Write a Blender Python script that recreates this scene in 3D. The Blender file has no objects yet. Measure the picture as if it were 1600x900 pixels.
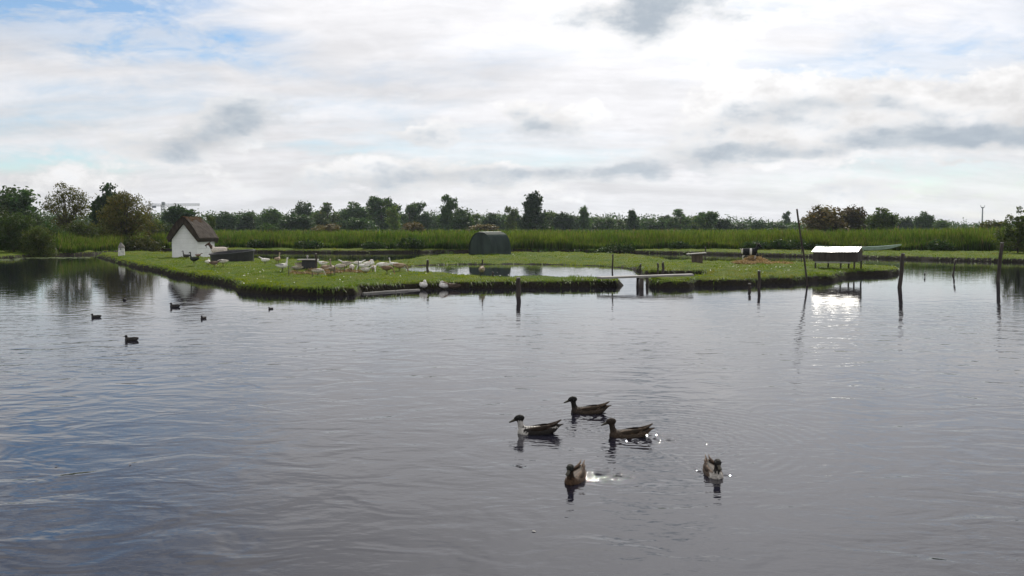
import bpy, bmesh, math, random
import numpy as np
from mathutils import Vector, Matrix

R = math.radians
sc = bpy.context.scene
COL = sc.collection
rng = np.random.default_rng(7)
random.seed(7)

# ------------------------------------------------------------------ camera
F = 1500.0            # focal length in photograph pixels (1600 wide)
HOR = 355.0           # horizon row
CAMZ = 2.3
PITCH = math.atan((450 - HOR) / F)
cam_d = bpy.data.cameras.new('camera')
cam = bpy.data.objects.new('camera', cam_d)
COL.objects.link(cam)
cam_d.sensor_width = 36.0
cam_d.lens = 36.0 * F / 1600.0
cam_d.clip_start = 0.1
cam_d.clip_end = 5000
cam.location = (0, 0, CAMZ)
cam.rotation_euler = (R(90) - PITCH, 0, 0)
sc.camera = cam

# ------------------------------------------------------------------ sky, sun
SUN_EL, SUN_AZ = R(38), R(12)      # azimuth measured from +Y towards +X
SUN = Vector((math.sin(SUN_AZ) * math.cos(SUN_EL), math.cos(SUN_AZ) * math.cos(SUN_EL), math.sin(SUN_EL)))
sun_d = bpy.data.lights.new('sun', 'SUN')
sun_d.energy = 3.6
sun_d.angle = R(0.6)
sun_d.color = (1.0, 0.94, 0.84)
sun_o = bpy.data.objects.new('sun', sun_d)
COL.objects.link(sun_o)
sun_o.rotation_euler = SUN.to_track_quat('Z', 'Y').to_euler()
sun_o.location = (20, 60, 60)

sc.view_settings.view_transform = 'Standard'
sc.view_settings.look = 'None'
sc.view_settings.gamma = 1.0
sc.view_settings.exposure = 0.0
try:
    sc.view_settings.use_curve_mapping = False
except Exception:
    pass


class NT:
    def __init__(s, tree):
        s.t = tree; s.n = tree.nodes; s.l = tree.links

    def put(s, sock, v):
        if isinstance(v, bpy.types.NodeSocket):
            s.l.new(v, sock)
        else:
            sock.default_value = v

    def math(s, op, a, b=None, c=None, clamp=False):
        n = s.n.new('ShaderNodeMath'); n.operation = op; n.use_clamp = clamp
        s.put(n.inputs[0], a)
        if b is not None: s.put(n.inputs[1], b)
        if c is not None: s.put(n.inputs[2], c)
        return n.outputs[0]

    def vec(s, op, a, b=None, scale=None):
        n = s.n.new('ShaderNodeVectorMath'); n.operation = op
        s.put(n.inputs[0], a)
        if b is not None: s.put(n.inputs[1], b)
        if scale is not None: s.put(n.inputs['Scale'], scale)
        return n.outputs['Value'] if op in ('LENGTH', 'DOT_PRODUCT', 'DISTANCE') else n.outputs[0]

    def sep(s, v):
        n = s.n.new('ShaderNodeSeparateXYZ'); s.put(n.inputs[0], v); return n.outputs

    def comb(s, x=0., y=0., z=0.):
        n = s.n.new('ShaderNodeCombineXYZ')
        for i, v in enumerate((x, y, z)): s.put(n.inputs[i], v)
        return n.outputs[0]

    def noise(s, v=None, scale=1., detail=4., rough=.5, dist=0., out=0):
        n = s.n.new('ShaderNodeTexNoise')
        if v is not None: s.put(n.inputs['Vector'], v)
        n.inputs['Scale'].default_value = scale; n.inputs['Detail'].default_value = detail
        n.inputs['Roughness'].default_value = rough; n.inputs['Distortion'].default_value = dist
        return n.outputs[out]

    def ramp(s, v, a, b, lo=0., hi=1., smooth=True):
        n = s.n.new('ShaderNodeMapRange'); n.interpolation_type = 'SMOOTHSTEP' if smooth else 'LINEAR'
        s.put(n.inputs['Value'], v)
        for k, x in (('From Min', a), ('From Max', b), ('To Min', lo), ('To Max', hi)): s.put(n.inputs[k], x)
        return n.outputs[0]

    def mix(s, f, a, b, blend='MIX'):
        n = s.n.new('ShaderNodeMix'); n.data_type = 'RGBA'; n.blend_type = blend
        s.put(n.inputs['Factor'], f)
        for k, v in ((6, a), (7, b)):
            if isinstance(v, (tuple, list)) and len(v) == 3: v = (*v, 1)
            s.put(n.inputs[k], v)
        return n.outputs[2]

    def attr(s, name):
        n = s.n.new('ShaderNodeAttribute'); n.attribute_name = name; return n.outputs['Color']


world = bpy.data.worlds.new('World')
sc.world = world
world.cycles.sampling_method = 'MANUAL'
world.cycles.sample_map_resolution = 512
world.use_nodes = True
W = NT(world.node_tree)
W.n.clear()
wout = W.n.new('ShaderNodeOutputWorld')
bg = W.n.new('ShaderNodeBackground')
BGS = 0.1
bg.inputs['Strength'].default_value = BGS
W.l.new(bg.outputs[0], wout.inputs[0])
sky = W.n.new('ShaderNodeTexSky')
sky.sky_type = 'NISHITA'
sky.sun_disc = False
sky.sun_elevation = SUN_EL
sky.sun_rotation = SUN_AZ
sky.altitude = 10
sky.air_density = 1.0; sky.dust_density = .1; sky.ozone_density = 4.0
tc = W.n.new('ShaderNodeTexCoord')
D = tc.outputs['Generated']
dx, dy, dz = W.sep(D)[0:3]
az = W.math('ARCTAN2', dx, dy)
el = W.math('ARCSINE', dz)
den = W.math('ADD', W.math('MAXIMUM', dz, 0.0), 0.22)
pl = W.comb(W.math('DIVIDE', dx, den), W.math('DIVIDE', dy, den), 0.0)
ae = W.comb(az, el, 0.0)
wn = W.noise(W.vec('MULTIPLY', ae, (1.0, 2.0, 1.0)), scale=10, detail=5, rough=.55, out=1)
wv = W.vec('SUBTRACT', wn, (.5, .5, .5))
aew = W.vec('ADD', ae, W.vec('MULTIPLY', wv, (.16, .055, 0.)))


def blob(px, py, rx, ry, v=aew):
    a0 = math.atan((px - 800) / F); e0 = math.atan((HOR - py) / F)
    d = W.vec('MULTIPLY', W.vec('SUBTRACT', v, (a0, e0, 0)), (F / rx, F / ry, 0))
    return W.ramp(W.vec('LENGTH', d), 0.0, 1.0, 1.0, 0.0)


def total(lst):
    acc = None
    for (b, w) in lst:
        x = W.math('MULTIPLY', b, w)
        acc = x if acc is None else W.math('ADD', acc, x)
    return acc


sdot = W.math('MAXIMUM', W.vec('DOT_PRODUCT', D, tuple(SUN)), 0.0)
glow = W.math('ADD', W.math('MULTIPLY', W.math('POWER', sdot, 5.0), .30), W.math('MULTIPLY', W.math('POWER', sdot, 22.0), 1.6))
# high thin layer that covers most of the sky
n_hi = W.noise(W.vec('MULTIPLY', pl, (.6, 1.5, 1.)), scale=1.1, detail=8, rough=.62, dist=.5)
n_fi = W.noise(W.vec('MULTIPLY', ae, (1.0, 3.0, 1.)), scale=12, detail=8, rough=.65, dist=.4)
gap = total([(blob(90, 22, 340, 110), 1.15), (blob(40, -150, 480, 190), .85),  (blob(320, 92, 240, 50), .95), (blob(560, 170, 260, 30), .25),
             (blob(1340, 122, 330, 40), .40), (blob(1570, 100, 280, 70), .34), (blob(20, 262, 320, 30), .85), (blob(60, 205, 240, 40), .4),
             (blob(1500, 292, 400, 50), .62), (blob(540, 238, 200, 18), .45), (blob(150, 160, 280, 34), .42),
             (blob(1180, 20, 200, 30), .30), (blob(620, 120, 200, 30), .2), (blob(860, 250, 240, 22), .3)])
gap = W.math('MULTIPLY', gap, W.ramp(n_fi, .30, .60, 1.35, .40))
a_hi = W.math('SUBTRACT', W.ramp(n_hi, .22, .52, .66, .99), gap, clamp=True)
n_lum = W.noise(W.vec('MULTIPLY', pl, (.55, 1.6, 1.)), scale=2.0, detail=9, rough=.64)
lum = W.math('ADD', W.ramp(n_lum, .30, .70, .65, .85), glow)
lum = W.math('ADD', lum, W.ramp(n_fi, .3, .7, -.05, .05))
c_hi = W.vec('SCALE', (.985, .977, 1.0), scale=W.math('DIVIDE', lum, BGS))
col = W.mix(a_hi, sky.outputs[0], c_hi)
# low cumulus: white heaps first, grey bases inside them
n_f = W.math('SUBTRACT', W.noise(W.vec('MULTIPLY', ae, (1.0, 1.7, 1.)), scale=16, detail=9, rough=.62), .5)
n_c = W.noise(pl, scale=1.1, detail=6, rough=.55)
side = W.ramp(W.math('ABSOLUTE', az), .50, .70, 0.0, 1.0)
over = W.ramp(el, .23, .33, 0.0, 1.0)
elsew = W.math('MULTIPLY', W.ramp(n_c, .48, .68), W.math('MAXIMUM', side, over))
heap = total([(blob(1010, 20, 270, 100), .9), (blob(375, 195, 160, 70), .8), (blob(230, 235, 230, 52), .65), (blob(645, 210, 130, 44), .6),
              (blob(850, 185, 150, 52), .8), (blob(1190, 170, 260, 95), .9), (blob(1440, 190, 330, 95), .95), (blob(1170, 240, 330, 56), .8),
              (blob(700, 280, 480, 50), .8), (blob(1340, 300, 170, 30), .6), (blob(1470, 265, 60, 14), .6), (blob(120, 290, 330, 34), .6), (blob(1650, 200, 260, 80), .9)])
heap = W.math('MAXIMUM', heap, elsew)
a_w = W.ramp(W.math('ADD', heap, W.math('MULTIPLY', n_f, 2.2)), .24, .58, 0.0, .92)
lum_w = W.math('ADD', W.math('ADD', glow, .80), W.math('MULTIPLY', n_f, 1.25))
c_w = W.vec('SCALE', (1.0, .988, .985), scale=W.math('DIVIDE', lum_w, BGS))
col = W.mix(a_w, col, c_w)
base = total([(blob(960, 26, 180, 84), .66), (blob(1068, 6, 160, 92), .72), (blob(388, 190, 140, 58), .90),
              (blob(315, 226, 150, 44), .72), (blob(180, 236, 180, 36), .40), (blob(645, 216, 115, 34), .52),
              (blob(842, 197, 110, 38), .80), (blob(600, 288, 330, 30), .62),
              (blob(800, 277, 300, 26), .55), (blob(980, 270, 230, 30), .70), (blob(1215, 188, 190, 46), .74),
              (blob(1140, 244, 190, 34), .62), (blob(1260, 247, 230, 26), .50), (blob(1375, 182, 160, 24), .48),
              (blob(1385, 229, 150, 36), .66), (blob(1530, 216, 190, 46), .84), (blob(1680, 225, 200, 50), .7),
              (blob(1310, 299, 160, 20), .45), (blob(1050, 218, 170, 50), .35)])
base = W.math('MAXIMUM', base, W.math('MULTIPLY', elsew, .45))
shade = W.ramp(W.math('ADD', base, W.math('MULTIPLY', n_f, 2.6)), .12, 1.15, 0.0, .88)
c_g = W.vec('SCALE', W.mix(W.ramp(n_fi, .35, .65), (.36, .43, .51), (.50, .56, .62)), scale=1.0 / BGS)
col = W.mix(shade, col, c_g)
W.l.new(col, bg.inputs['Color'])


# ------------------------------------------------------------------ helpers
def P(px, py, z=0.0):
    """point of the place at height z seen at that spot of the photograph"""
    xc = (px - 800) / F; yc = (450 - py) / F
    d = Vector((xc, math.cos(PITCH) + yc * math.sin(PITCH), -math.sin(PITCH) + yc * math.cos(PITCH)))
    t = (z - CAMZ) / d.z
    return Vector((d.x * t, d.y * t, z))


def Q(px, depth):
    return (px - 800) / F * depth


def ZT(py, depth):
    return CAMZ + (HOR - py) / F * depth


def tag(o, label=None, cat=None, group=None, kind=None):
    if label: o['label'] = label
    if cat: o['category'] = cat
    if group: o['group'] = group
    if kind: o['kind'] = kind
    return o


def link(name, me, mat=None, parent=None, loc=None, rot=None, scale=None):
    o = bpy.data.objects.new(name, me)
    COL.objects.link(o)
    if mat and me is not None and not me.materials: me.materials.append(mat)
    if parent: o.parent = parent
    if loc is not None: o.location = loc
    if rot is not None: o.rotation_euler = rot
    if scale is not None: o.scale = scale
    return o


def empty(name, loc, rz=0., scale=1.):
    o = bpy.data.objects.new(name, None)
    COL.objects.link(o)
    o.empty_display_size = .2
    o.location = loc; o.rotation_euler = (0, 0, rz); o.scale = (scale,) * 3
    return o


def np_mesh(name, v, f, col=None, smooth=False):
    v = np.asarray(v, dtype=np.float32); f = np.asarray(f, dtype=np.int32)
    me = bpy.data.meshes.new(name)
    n, k = f.shape
    me.vertices.add(len(v)); me.vertices.foreach_set('co', v.ravel())
    me.loops.add(n * k); me.loops.foreach_set('vertex_index', f.ravel())
    me.polygons.add(n); me.polygons.foreach_set('loop_start', np.arange(0, n * k, k, dtype=np.int32))
    if smooth: me.polygons.foreach_set('use_smooth', np.ones(n, dtype=bool))
    me.update(calc_edges=True)
    if col is not None:
        a = me.color_attributes.new('col', 'FLOAT_COLOR', 'POINT')
        c = np.ones((len(v), 4), dtype=np.float32); c[:, :3] = col
        a.data.foreach_set('color', c.ravel())
    return me


def bm_mesh(name, bm, smooth=False):
    me = bpy.data.meshes.new(name)
    bmesh.ops.recalc_face_normals(bm, faces=bm.faces[:])
    if smooth:
        for p in bm.faces: p.smooth = True
    bm.to_mesh(me); bm.free()
    return me


def box(bm, c, s, rot=None, bevel=0.0):
    b2 = bmesh.new()
    bmesh.ops.create_cube(b2, size=1.0)
    bmesh.ops.scale(b2, vec=s, verts=b2.verts)
    if bevel: bmesh.ops.bevel(b2, geom=b2.edges[:], offset=bevel, segments=1, affect='EDGES')
    if rot is not None: bmesh.ops.rotate(b2, matrix=rot, verts=b2.verts)
    bmesh.ops.translate(b2, vec=c, verts=b2.verts)
    tmp = bpy.data.meshes.new('tmp'); b2.to_mesh(tmp); b2.free()
    bm.from_mesh(tmp); bpy.data.meshes.remove(tmp)


def tube(bm, pts, rad, n=8, wob=0.0):
    pts = [Vector(p) for p in pts]
    rings = []
    for i, p in enumerate(pts):
        t = (pts[min(i + 1, len(pts) - 1)] - pts[max(i - 1, 0)]).normalized()
        a = t.orthogonal().normalized() if abs(t.z) > .99 else t.cross(Vector((0, 0, 1))).normalized()
        b = t.cross(a)
        r = rad[i] if isinstance(rad, (list, tuple)) else rad
        ring = []
        for k in range(n):
            th = 2 * math.pi * k / n
            rr = r * (1 + wob * random.uniform(-1, 1))
            ring.append(bm.verts.new(p + (a * math.cos(th) + b * math.sin(th)) * rr))
        rings.append(ring)
    for q, w in zip(rings[:-1], rings[1:]):
        for k in range(n):
            bm.faces.new((q[k], q[(k + 1) % n], w[(k + 1) % n], w[k]))
    bm.faces.new(rings[0]); bm.faces.new(list(reversed(rings[-1])))


def loft(bm, path, n=14, yoff=0.0):
    """path of (x, z, ry, rz): elliptical rings in the animal's own mid plane"""
    pts = [Vector((p[0], yoff, p[1])) for p in path]
    rings = []
    for i, p in enumerate(pts):
        t = (pts[min(i + 1, len(pts) - 1)] - pts[max(i - 1, 0)]).normalized()
        s = Vector((0, 1, 0)); u = t.cross(s)
        rings.append([bm.verts.new(p + s * path[i][2] * math.cos(2 * math.pi * k / n) + u * path[i][3] * math.sin(2 * math.pi * k / n)) for k in range(n)])
    for q, w in zip(rings[:-1], rings[1:]):
        for k in range(n):
            bm.faces.new((q[k], q[(k + 1) % n], w[(k + 1) % n], w[k]))
    bm.faces.new(rings[0]); bm.faces.new(list(reversed(rings[-1])))


def fuse(name, bm, voxel, smooth=4):
    """one continuous surface out of overlapping lofts"""
    bmesh.ops.recalc_face_normals(bm, faces=bm.faces[:])
    me = bpy.data.meshes.new(name + '_raw'); bm.to_mesh(me); bm.free()
    o = bpy.data.objects.new(name + '_raw', me); COL.objects.link(o)
    m = o.modifiers.new('r', 'REMESH'); m.mode = 'VOXEL'; m.voxel_size = voxel
    s = o.modifiers.new('s', 'SMOOTH'); s.factor = .5; s.iterations = smooth
    bpy.context.view_layer.update()
    dg = bpy.context.evaluated_depsgraph_get()
    out = bpy.data.meshes.new_from_object(o.evaluated_get(dg))
    out.name = name
    for p in out.polygons: p.use_smooth = True
    bpy.data.objects.remove(o); bpy.data.meshes.remove(me)
    return out


def paint(me, fn, seed=0):
    """plumage and coat: colour of each vertex from its place on the body"""
    co = np.empty(len(me.vertices) * 3, dtype=np.float32); me.vertices.foreach_get('co', co); co = co.reshape(-1, 3)
    r = np.random.default_rng(seed).uniform(.75, 1.25, len(co))
    c = np.ones((len(co), 4), dtype=np.float32)
    for i, p in enumerate(co):
        c[i, :3] = np.array(fn(p[0], p[1], p[2])) * r[i]
    a = me.color_attributes.get('col') or me.color_attributes.new('col', 'FLOAT_COLOR', 'POINT')
    a.data.foreach_set('color', c.ravel())
    return me


def material(name, color, rough=.8, var=.25, scale=6., bump=0., bscale=40., metal=0., spec=.3, coord='Object', stretch=(1, 1, 1), second=None, use_attr=False):
    m = bpy.data.materials.new(name); m.use_nodes = True
    T = NT(m.node_tree); b = T.n['Principled BSDF']
    tcn = T.n.new('ShaderNodeTexCoord')
    v = T.vec('MULTIPLY', tcn.outputs[coord], stretch)
    nz = T.noise(v, scale=scale, detail=5, rough=.6)
    base = T.attr('col') if use_attr else None
    if second is not None:
        c = T.mix(T.ramp(nz, .38, .62), color, second)
    elif base is not None:
        c = T.vec('SCALE', base, scale=T.ramp(nz, .25, .75, 1 - var, 1 + var))
    else:
        c = T.vec('SCALE', color, scale=T.ramp(nz, .25, .75, 1 - var, 1 + var))
    T.put(b.inputs['Base Color'], c)
    b.inputs['Roughness'].default_value = rough
    b.inputs['Metallic'].default_value = metal
    b.inputs['Specular IOR Level'].default_value = spec
    if bump:
        bp = T.n.new('ShaderNodeBump'); bp.inputs['Strength'].default_value = 1.0; bp.inputs['Distance'].default_value = bump
        T.put(bp.inputs['Height'], T.noise(v, scale=bscale, detail=4))
        T.l.new(bp.outputs[0], b.inputs['Normal'])
    return m


def leaf_material(name, trans=.35, tint=(1, 1, 1), objvar=.25, rough=.55):
    m = bpy.data.materials.new(name); m.use_nodes = True
    T = NT(m.node_tree); b = T.n['Principled BSDF']; out = T.n['Material Output']
    oi = T.n.new('ShaderNodeObjectInfo')
    c = T.vec('MULTIPLY', T.attr('col'), tint)
    c = T.vec('SCALE', c, scale=T.ramp(oi.outputs['Random'], 0., 1., 1 - objvar, 1 + objvar, smooth=False))
    T.put(b.inputs['Base Color'], c)
    b.inputs['Roughness'].default_value = rough
    b.inputs['Specular IOR Level'].default_value = .2
    tr = T.n.new('ShaderNodeBsdfTranslucent'); T.put(tr.inputs['Color'], T.vec('MULTIPLY', c, (1.15, 1.2, .7)))
    mx = T.n.new('ShaderNodeMixShader'); mx.inputs[0].default_value = trans
    T.l.new(b.outputs[0], mx.inputs[1]); T.l.new(tr.outputs[0], mx.inputs[2]); T.l.new(mx.outputs[0], out.inputs[0])
    return m


M = {}
M['leaf'] = leaf_material('leaf')
M['leaf_far'] = leaf_material('leaf_far', trans=.34, objvar=.35)
M['blade'] = leaf_material('blade', trans=.45, objvar=0.)
M['bark'] = material('bark', (.06, .048, .036), .9, .35, 5, .03, 12)
M['wood_old'] = material('wood_old', (.055, .045, .038), .85, .4, 5, .006, 30, stretch=(1, 1, .25))
M['wood_grey'] = material('wood_grey', (.30, .29, .27), .8, .3, 6, .004, 40, stretch=(.2, 1, 1))
M['wood_brown'] = material('wood_brown', (.11, .085, .065), .85, .35, 6, .005, 30, stretch=(1, 1, .2))
M['white_board'] = material('white_board', (.80, .81, .82), .6, .07, 2, .001, 20)
M['thatch'] = material('thatch', (.034, .026, .020), .95, .4, 8, .03, 60, stretch=(1, 1, .25), second=(.062, .048, .037))
M['moss'] = material('moss', (.085, .060, .016), .95, .4, 10, .03, 50, second=(.10, .040, .015))
M['green_sheet'] = material('green_sheet', (.055, .085, .075), .42, .25, 2.5, 0, metal=.0, spec=.5, stretch=(1, 1, .3))
M['metal_roof'] = material('metal_roof', (.74, .74, .73), .54, .10, 4, .002, 8, metal=1.0)
M['dark_plastic'] = material('dark_plastic', (.034, .034, .037), .5, .3, 4, .004, 20)
M['plumage'] = material('plumage', (1, 1, 1), .75, .30, 45, .004, 70, use_attr=True, stretch=(.5, 1, 1), spec=.2)
M['coat'] = material('coat', (1, 1, 1), .85, .22, 20, .008, 60, use_attr=True, spec=.15)
M['bill_dark'] = material('bill_dark', (.05, .045, .03), .45, .3, 30)
M['bill_orange'] = material('bill_orange', (.55, .20, .04), .5, .2, 30)
M['eye'] = material('eye', (.01, .01, .01), .1, .1, 30)
M['horn'] = material('horn', (.10, .085, .07), .6, .3, 30)
M['straw'] = material('straw', (.42, .26, .12), .9, .35, 4, .01, 40)
M['boat_green'] = material('boat_green', (.34, .44, .39), .55, .2, 3, .002, 20)
M['steel'] = material('steel', (.25, .27, .30), .5, .2, 1)
M['wire'] = material('wire', (.12, .11, .10), .5, .2, 5, metal=.6)
M['roof_slate'] = material('roof_slate', (.13, .15, .19), .7, .15, .3)
M['grey_cap'] = material('grey_cap', (.20, .19, .18), .85, .3, 6, .01, 30)
M['daisy'] = material('daisy', (.85, .84, .78), .7, .1, 5)
M['weed'] = material('weed', (.09, .13, .025), .6, .35, 5)

# ------------------------------------------------------------------ terrain
def pxpoly(lst): return np.array([P(a, b)[:2] for a, b in lst])


island_a = pxpoly([(150, 401), (168, 407), (215, 419), (250, 425), (268, 431), (300, 436), (345, 443), (366, 449), (376, 457),
                   (420, 460), (470, 461.5), (520, 462), (562, 461), (572, 456.5), (650, 452), (720, 451), (800, 450),
                   (900, 449), (966, 448), (974, 446), (968, 443.5), (900, 443), (800, 442.5), (740, 440.5), (690, 436.5), (640, 432),
                   (622, 426), (628, 419), (650, 415.5), (720, 413.5), (800, 413), (880, 414), (940, 416), (985, 420), (1004, 428),
                   (1012, 431), (1060, 430.5), (1094, 431), (1106, 435), (1096, 439.5), (1075, 441), (1022, 442), (1014, 445), (1014, 449.5), (1075, 449.5), (1084, 446.5), (1120, 447), (1160, 446), (1205, 442.5), (1235, 443.5), (1262, 441),
                   (1300, 439), (1318, 434), (1345, 431), (1385, 430), (1404, 428), (1406, 424.5), (1380, 422.5), (1330, 420), (1290, 417.5),
                   (1240, 416), (1150, 415), (1060, 414), (1030, 408), (1000, 404), (900, 400), (800, 399.5), (700, 403), (640, 407.5), (600, 410.5),
                   (540, 413.5), (460, 412), (400, 412), (350, 407), (290, 400), (260, 398.6), (205, 398.2), (165, 399)])
far_px = [(-600, 400), (-250, 404), (-30, 405), (25, 404), (60, 401), (100, 399.5), (145, 398), (185, 395), (202, 393), (210, 391),
          (275, 391.3), (330, 393), (400, 394.5), (540, 395.5), (640, 395), (735, 393.5), (800, 392.8), (900, 393.5), (1000, 395.5),
          (1080, 397), (1160, 399), (1240, 401), (1300, 402), (1400, 405), (1500, 408), (1600, 410), (1750, 413), (2200, 416)]
far_front = pxpoly(far_px)
far_poly = np.vstack([far_front, [[3000, far_front[-1][1]], [3000, 4000], [-3000, 4000], [-3000, far_front[0][1]]]])
near_poly = np.array([[-3000, -300], [3000, -300], [3000, 1.6], [6, 1.5], [0, 1.3], [-6, 1.6], [-3000, 1.6]])


def sdist(pts, poly):
    """signed distance, positive inside"""
    d2 = np.full(len(pts), 1e18); ins = np.zeros(len(pts), dtype=bool)
    x, y = pts[:, 0], pts[:, 1]
    for i in range(len(poly)):
        a, b = poly[i], poly[(i + 1) % len(poly)]
        e = b - a; L = e @ e
        t = np.clip(((x - a[0]) * e[0] + (y - a[1]) * e[1]) / max(L, 1e-9), 0, 1)
        d2 = np.minimum(d2, (x - a[0] - t * e[0]) ** 2 + (y - a[1] - t * e[1]) ** 2)
        if a[1] != b[1]:
            c = ((a[1] > y) != (b[1] > y)) & (x < (b[0] - a[0]) * (y - a[1]) / (b[1] - a[1]) + a[0])
            ins ^= c
    return np.sqrt(d2) * np.where(ins, 1, -1)


def lumps(x, y):
    n = np.zeros_like(x)
    for (fx, fy, ph, a) in ((1.1, .7, .3, .07), (.6, -1.3, 1.7, .07), (2.3, 1.9, 4.1, .05), (-1.9, 2.7, 2.2, .04), (4.1, -1.2, .9, .03), (3.1, 4.4, 5.0, .025)):
        n += a * np.sin(fx * x + fy * y + ph + .8 * np.sin(.5 * y + ph))
    return n


def shore(pts):
    n = lumps(pts[:, 0], pts[:, 1])
    return np.maximum(np.maximum(sdist(pts, island_a), sdist(pts, far_poly)) + n * .9, sdist(pts, near_poly))


def height(pts):
    s = shore(pts); x, y = pts[:, 0], pts[:, 1]
    soft = np.exp(-((y - 59) / 5.5) ** 4) * np.clip((x + 13) / 4, 0, 1) * np.clip((9 - x) / 4, 0, 1)   # flat far shore of the inner pond
    up = .27 * (1 - np.exp(-np.maximum(s, 0) / (.07 + .13 * np.clip((y - 45) / 25, 0, 1) + 2.4 * soft))) + .05 * np.clip(s / 3, 0, 1)
    up = up + np.where(s > .1, .42 * lumps(x * 1.7 + 3, y * 1.7) * np.clip(s / .6, 0, 1), 0)
    up = up + np.where((y < 3) & (s > 0), .2, 0)
    dn = -.75 * np.clip(-s / .9, 0, 1) ** .6
    return np.where(s > 0, up, dn), s


def gz(x, y):
    h, _ = height(np.array([[x, y]], dtype=float)); return float(h[0])


xs = np.concatenate([-np.geomspace(1500, 63, 14), np.arange(-60, 60.01, .2), np.geomspace(63, 1500, 14)])
ys = np.concatenate([[-60, -20, -6, -2, .2, .8, 1.2, 1.5, 1.8, 2.4, 3.5, 8, 18, 27], np.arange(30, 50, .13), np.arange(50, 98, .22), np.geomspace(98.4, 1500, 22)])
GX, GY = np.meshgrid(xs, ys)
pts = np.stack([GX.ravel(), GY.ravel()], 1)
H, S = height(pts)
nx, ny = len(xs), len(ys)
ii = np.arange(nx * ny).reshape(ny, nx)
quads = np.stack([ii[:-1, :-1], ii[:-1, 1:], ii[1:, 1:], ii[1:, :-1]], -1).reshape(-1, 4)
gm = np_mesh('ground', np.column_stack([pts, H]), quads, np.repeat(np.maximum(np.clip((H - .19) / .09, 0, 1), np.clip((S - .35) / .25, 0, 1))[:, None], 3, 1), smooth=True)
m = bpy.data.materials.new('turf_and_mud'); m.use_nodes = True
T = NT(m.node_tree); b = T.n['Principled BSDF']
tcn = T.n.new('ShaderNodeTexCoord'); o_ = tcn.outputs['Object']
g1 = T.noise(o_, 1.3, 6, .65); g2 = T.noise(o_, 14, 5, .7)
gr = T.mix(T.ramp(g1, .35, .65), (.058, .100, .008), (.120, .140, .014))
gr = T.mix(T.ramp(g2, .35, .7, 0, .7), gr, (.042, .075, .008))
mud = T.mix(T.ramp(g2, .35, .65), (.012, .010, .007), (.028, .024, .015))
fac = T.ramp(T.math('ADD', T.sep(T.attr('col'))[0], T.math('MULTIPLY', T.math('SUBTRACT', g2, .5), .6)), .3, .6)
T.put(b.inputs['Base Color'], T.mix(fac, mud, gr)); b.inputs['Roughness'].default_value = .95; b.inputs['Specular IOR Level'].default_value = .1
bp = T.n.new('ShaderNodeBump'); bp.inputs['Distance'].default_value = .06; T.put(bp.inputs['Height'], g2); T.l.new(bp.outputs[0], b.inputs['Normal'])
tag(link('ground', gm, m), kind='structure')

# ------------------------------------------------------------------ water
DUCKS = [  # px, py of the waterline middle, heading (deg, 0 = +X), size
    (918, 645, 176, .94), (838, 677, 183, .97), (981, 682, 178, .94), (899, 750, 250, .86), (1114, 741, 272, .86)]
wxs = np.concatenate([[-900, -300, -120, -60, -30, -15, -8, -5, -3.5, -2.6], np.arange(-1.8, 4.2, .0165), [5, 6, 8, 12, 20, 40, 80, 150, 400, 900]])
wys = np.concatenate([[-40, -10, 0, 2, 4, 5], np.arange(6.2, 15, .0165), [16, 17, 19, 23, 30, 40, 60, 90, 140]])
WX, WY = np.meshgrid(wxs, wys)
wz = np.zeros_like(WX)
rr_ = np.random.default_rng(3)
for (px, py, hd, s) in DUCKS:
    p = P(px, py); h = R(hd); c, sn = math.cos(h), math.sin(h)
    lx = (WX - p.x) * c + (WY - p.y) * sn; ly = -(WX - p.x) * sn + (WY - p.y) * c
    back = -lx + .12
    # diverging wake arms
    arm = np.abs(ly) - .30 * np.maximum(back, 0)
    wz += .0055 * np.sin(arm * 62 + back * 6) * np.exp(-(arm / .10) ** 2) * np.exp(-np.maximum(back, 0) / 1.1) * (back > 0) * np.clip(back / .2, 0, 1)
    # transverse ripples behind
    wz += .0022 * np.sin(back * 55) * np.exp(-(ly / (.08 + .22 * np.maximum(back, 0))) ** 2) * np.exp(-np.maximum(back, 0) / .9) * (back > .25)
    # churned water close behind the paddling feet
    ch = np.zeros_like(WX); q_ = np.random.default_rng(int(px))
    for k in range(14):
        ang = q_.uniform(0, 6.28); kk = q_.uniform(50, 95)
        ch += np.sin(kk * (np.cos(ang) * WX + np.sin(ang) * WY) + q_.uniform(0, 6.28)) / kk
    wz += .125 * ch * np.exp(-((lx + .26) / .30) ** 2 - (ly / .18) ** 2)
    # rings left where the bird turned
    for k in range(3):
        cx = p.x - c * rr_.uniform(.2, 1.1) + rr_.normal(0, .2); cy = p.y - sn * rr_.uniform(.2, 1.1) + rr_.normal(0, .2)
        r = np.hypot(WX - cx, (WY - cy)); r0 = rr_.uniform(.3, .9); kk = rr_.uniform(40, 62)
        wz += .0013 * np.sin(kk * r) * np.exp(-((r - r0) / .30) ** 2) * np.clip(.5 + .7 * np.cos(np.arctan2(WY - cy, WX - cx) - rr_.uniform(0, 6.28)), 0, 1)
edge = np.clip((WX + 1.8) / .8, 0, 1) * np.clip((4.1 - WX) / .8, 0, 1) * np.clip((WY - 6.2) / .5, 0, 1) * np.clip((14.9 - WY) / 2, 0, 1)
cx, cy = P(1010, 690)[:2]
for k, (r0, am, kk) in enumerate(((.9, .0026, 50), (1.5, .0024, 44), (2.1, .0016, 40))):
    r = np.hypot(WX - cx, WY - cy); th = np.arctan2(WY - cy, WX - cx)
    wz += am * np.sin(kk * r + .6 * np.sin(3 * th)) * np.exp(-((r - r0) / .3) ** 2) * np.clip(.6 + .6 * np.cos(th - .6), 0, 1)
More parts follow.
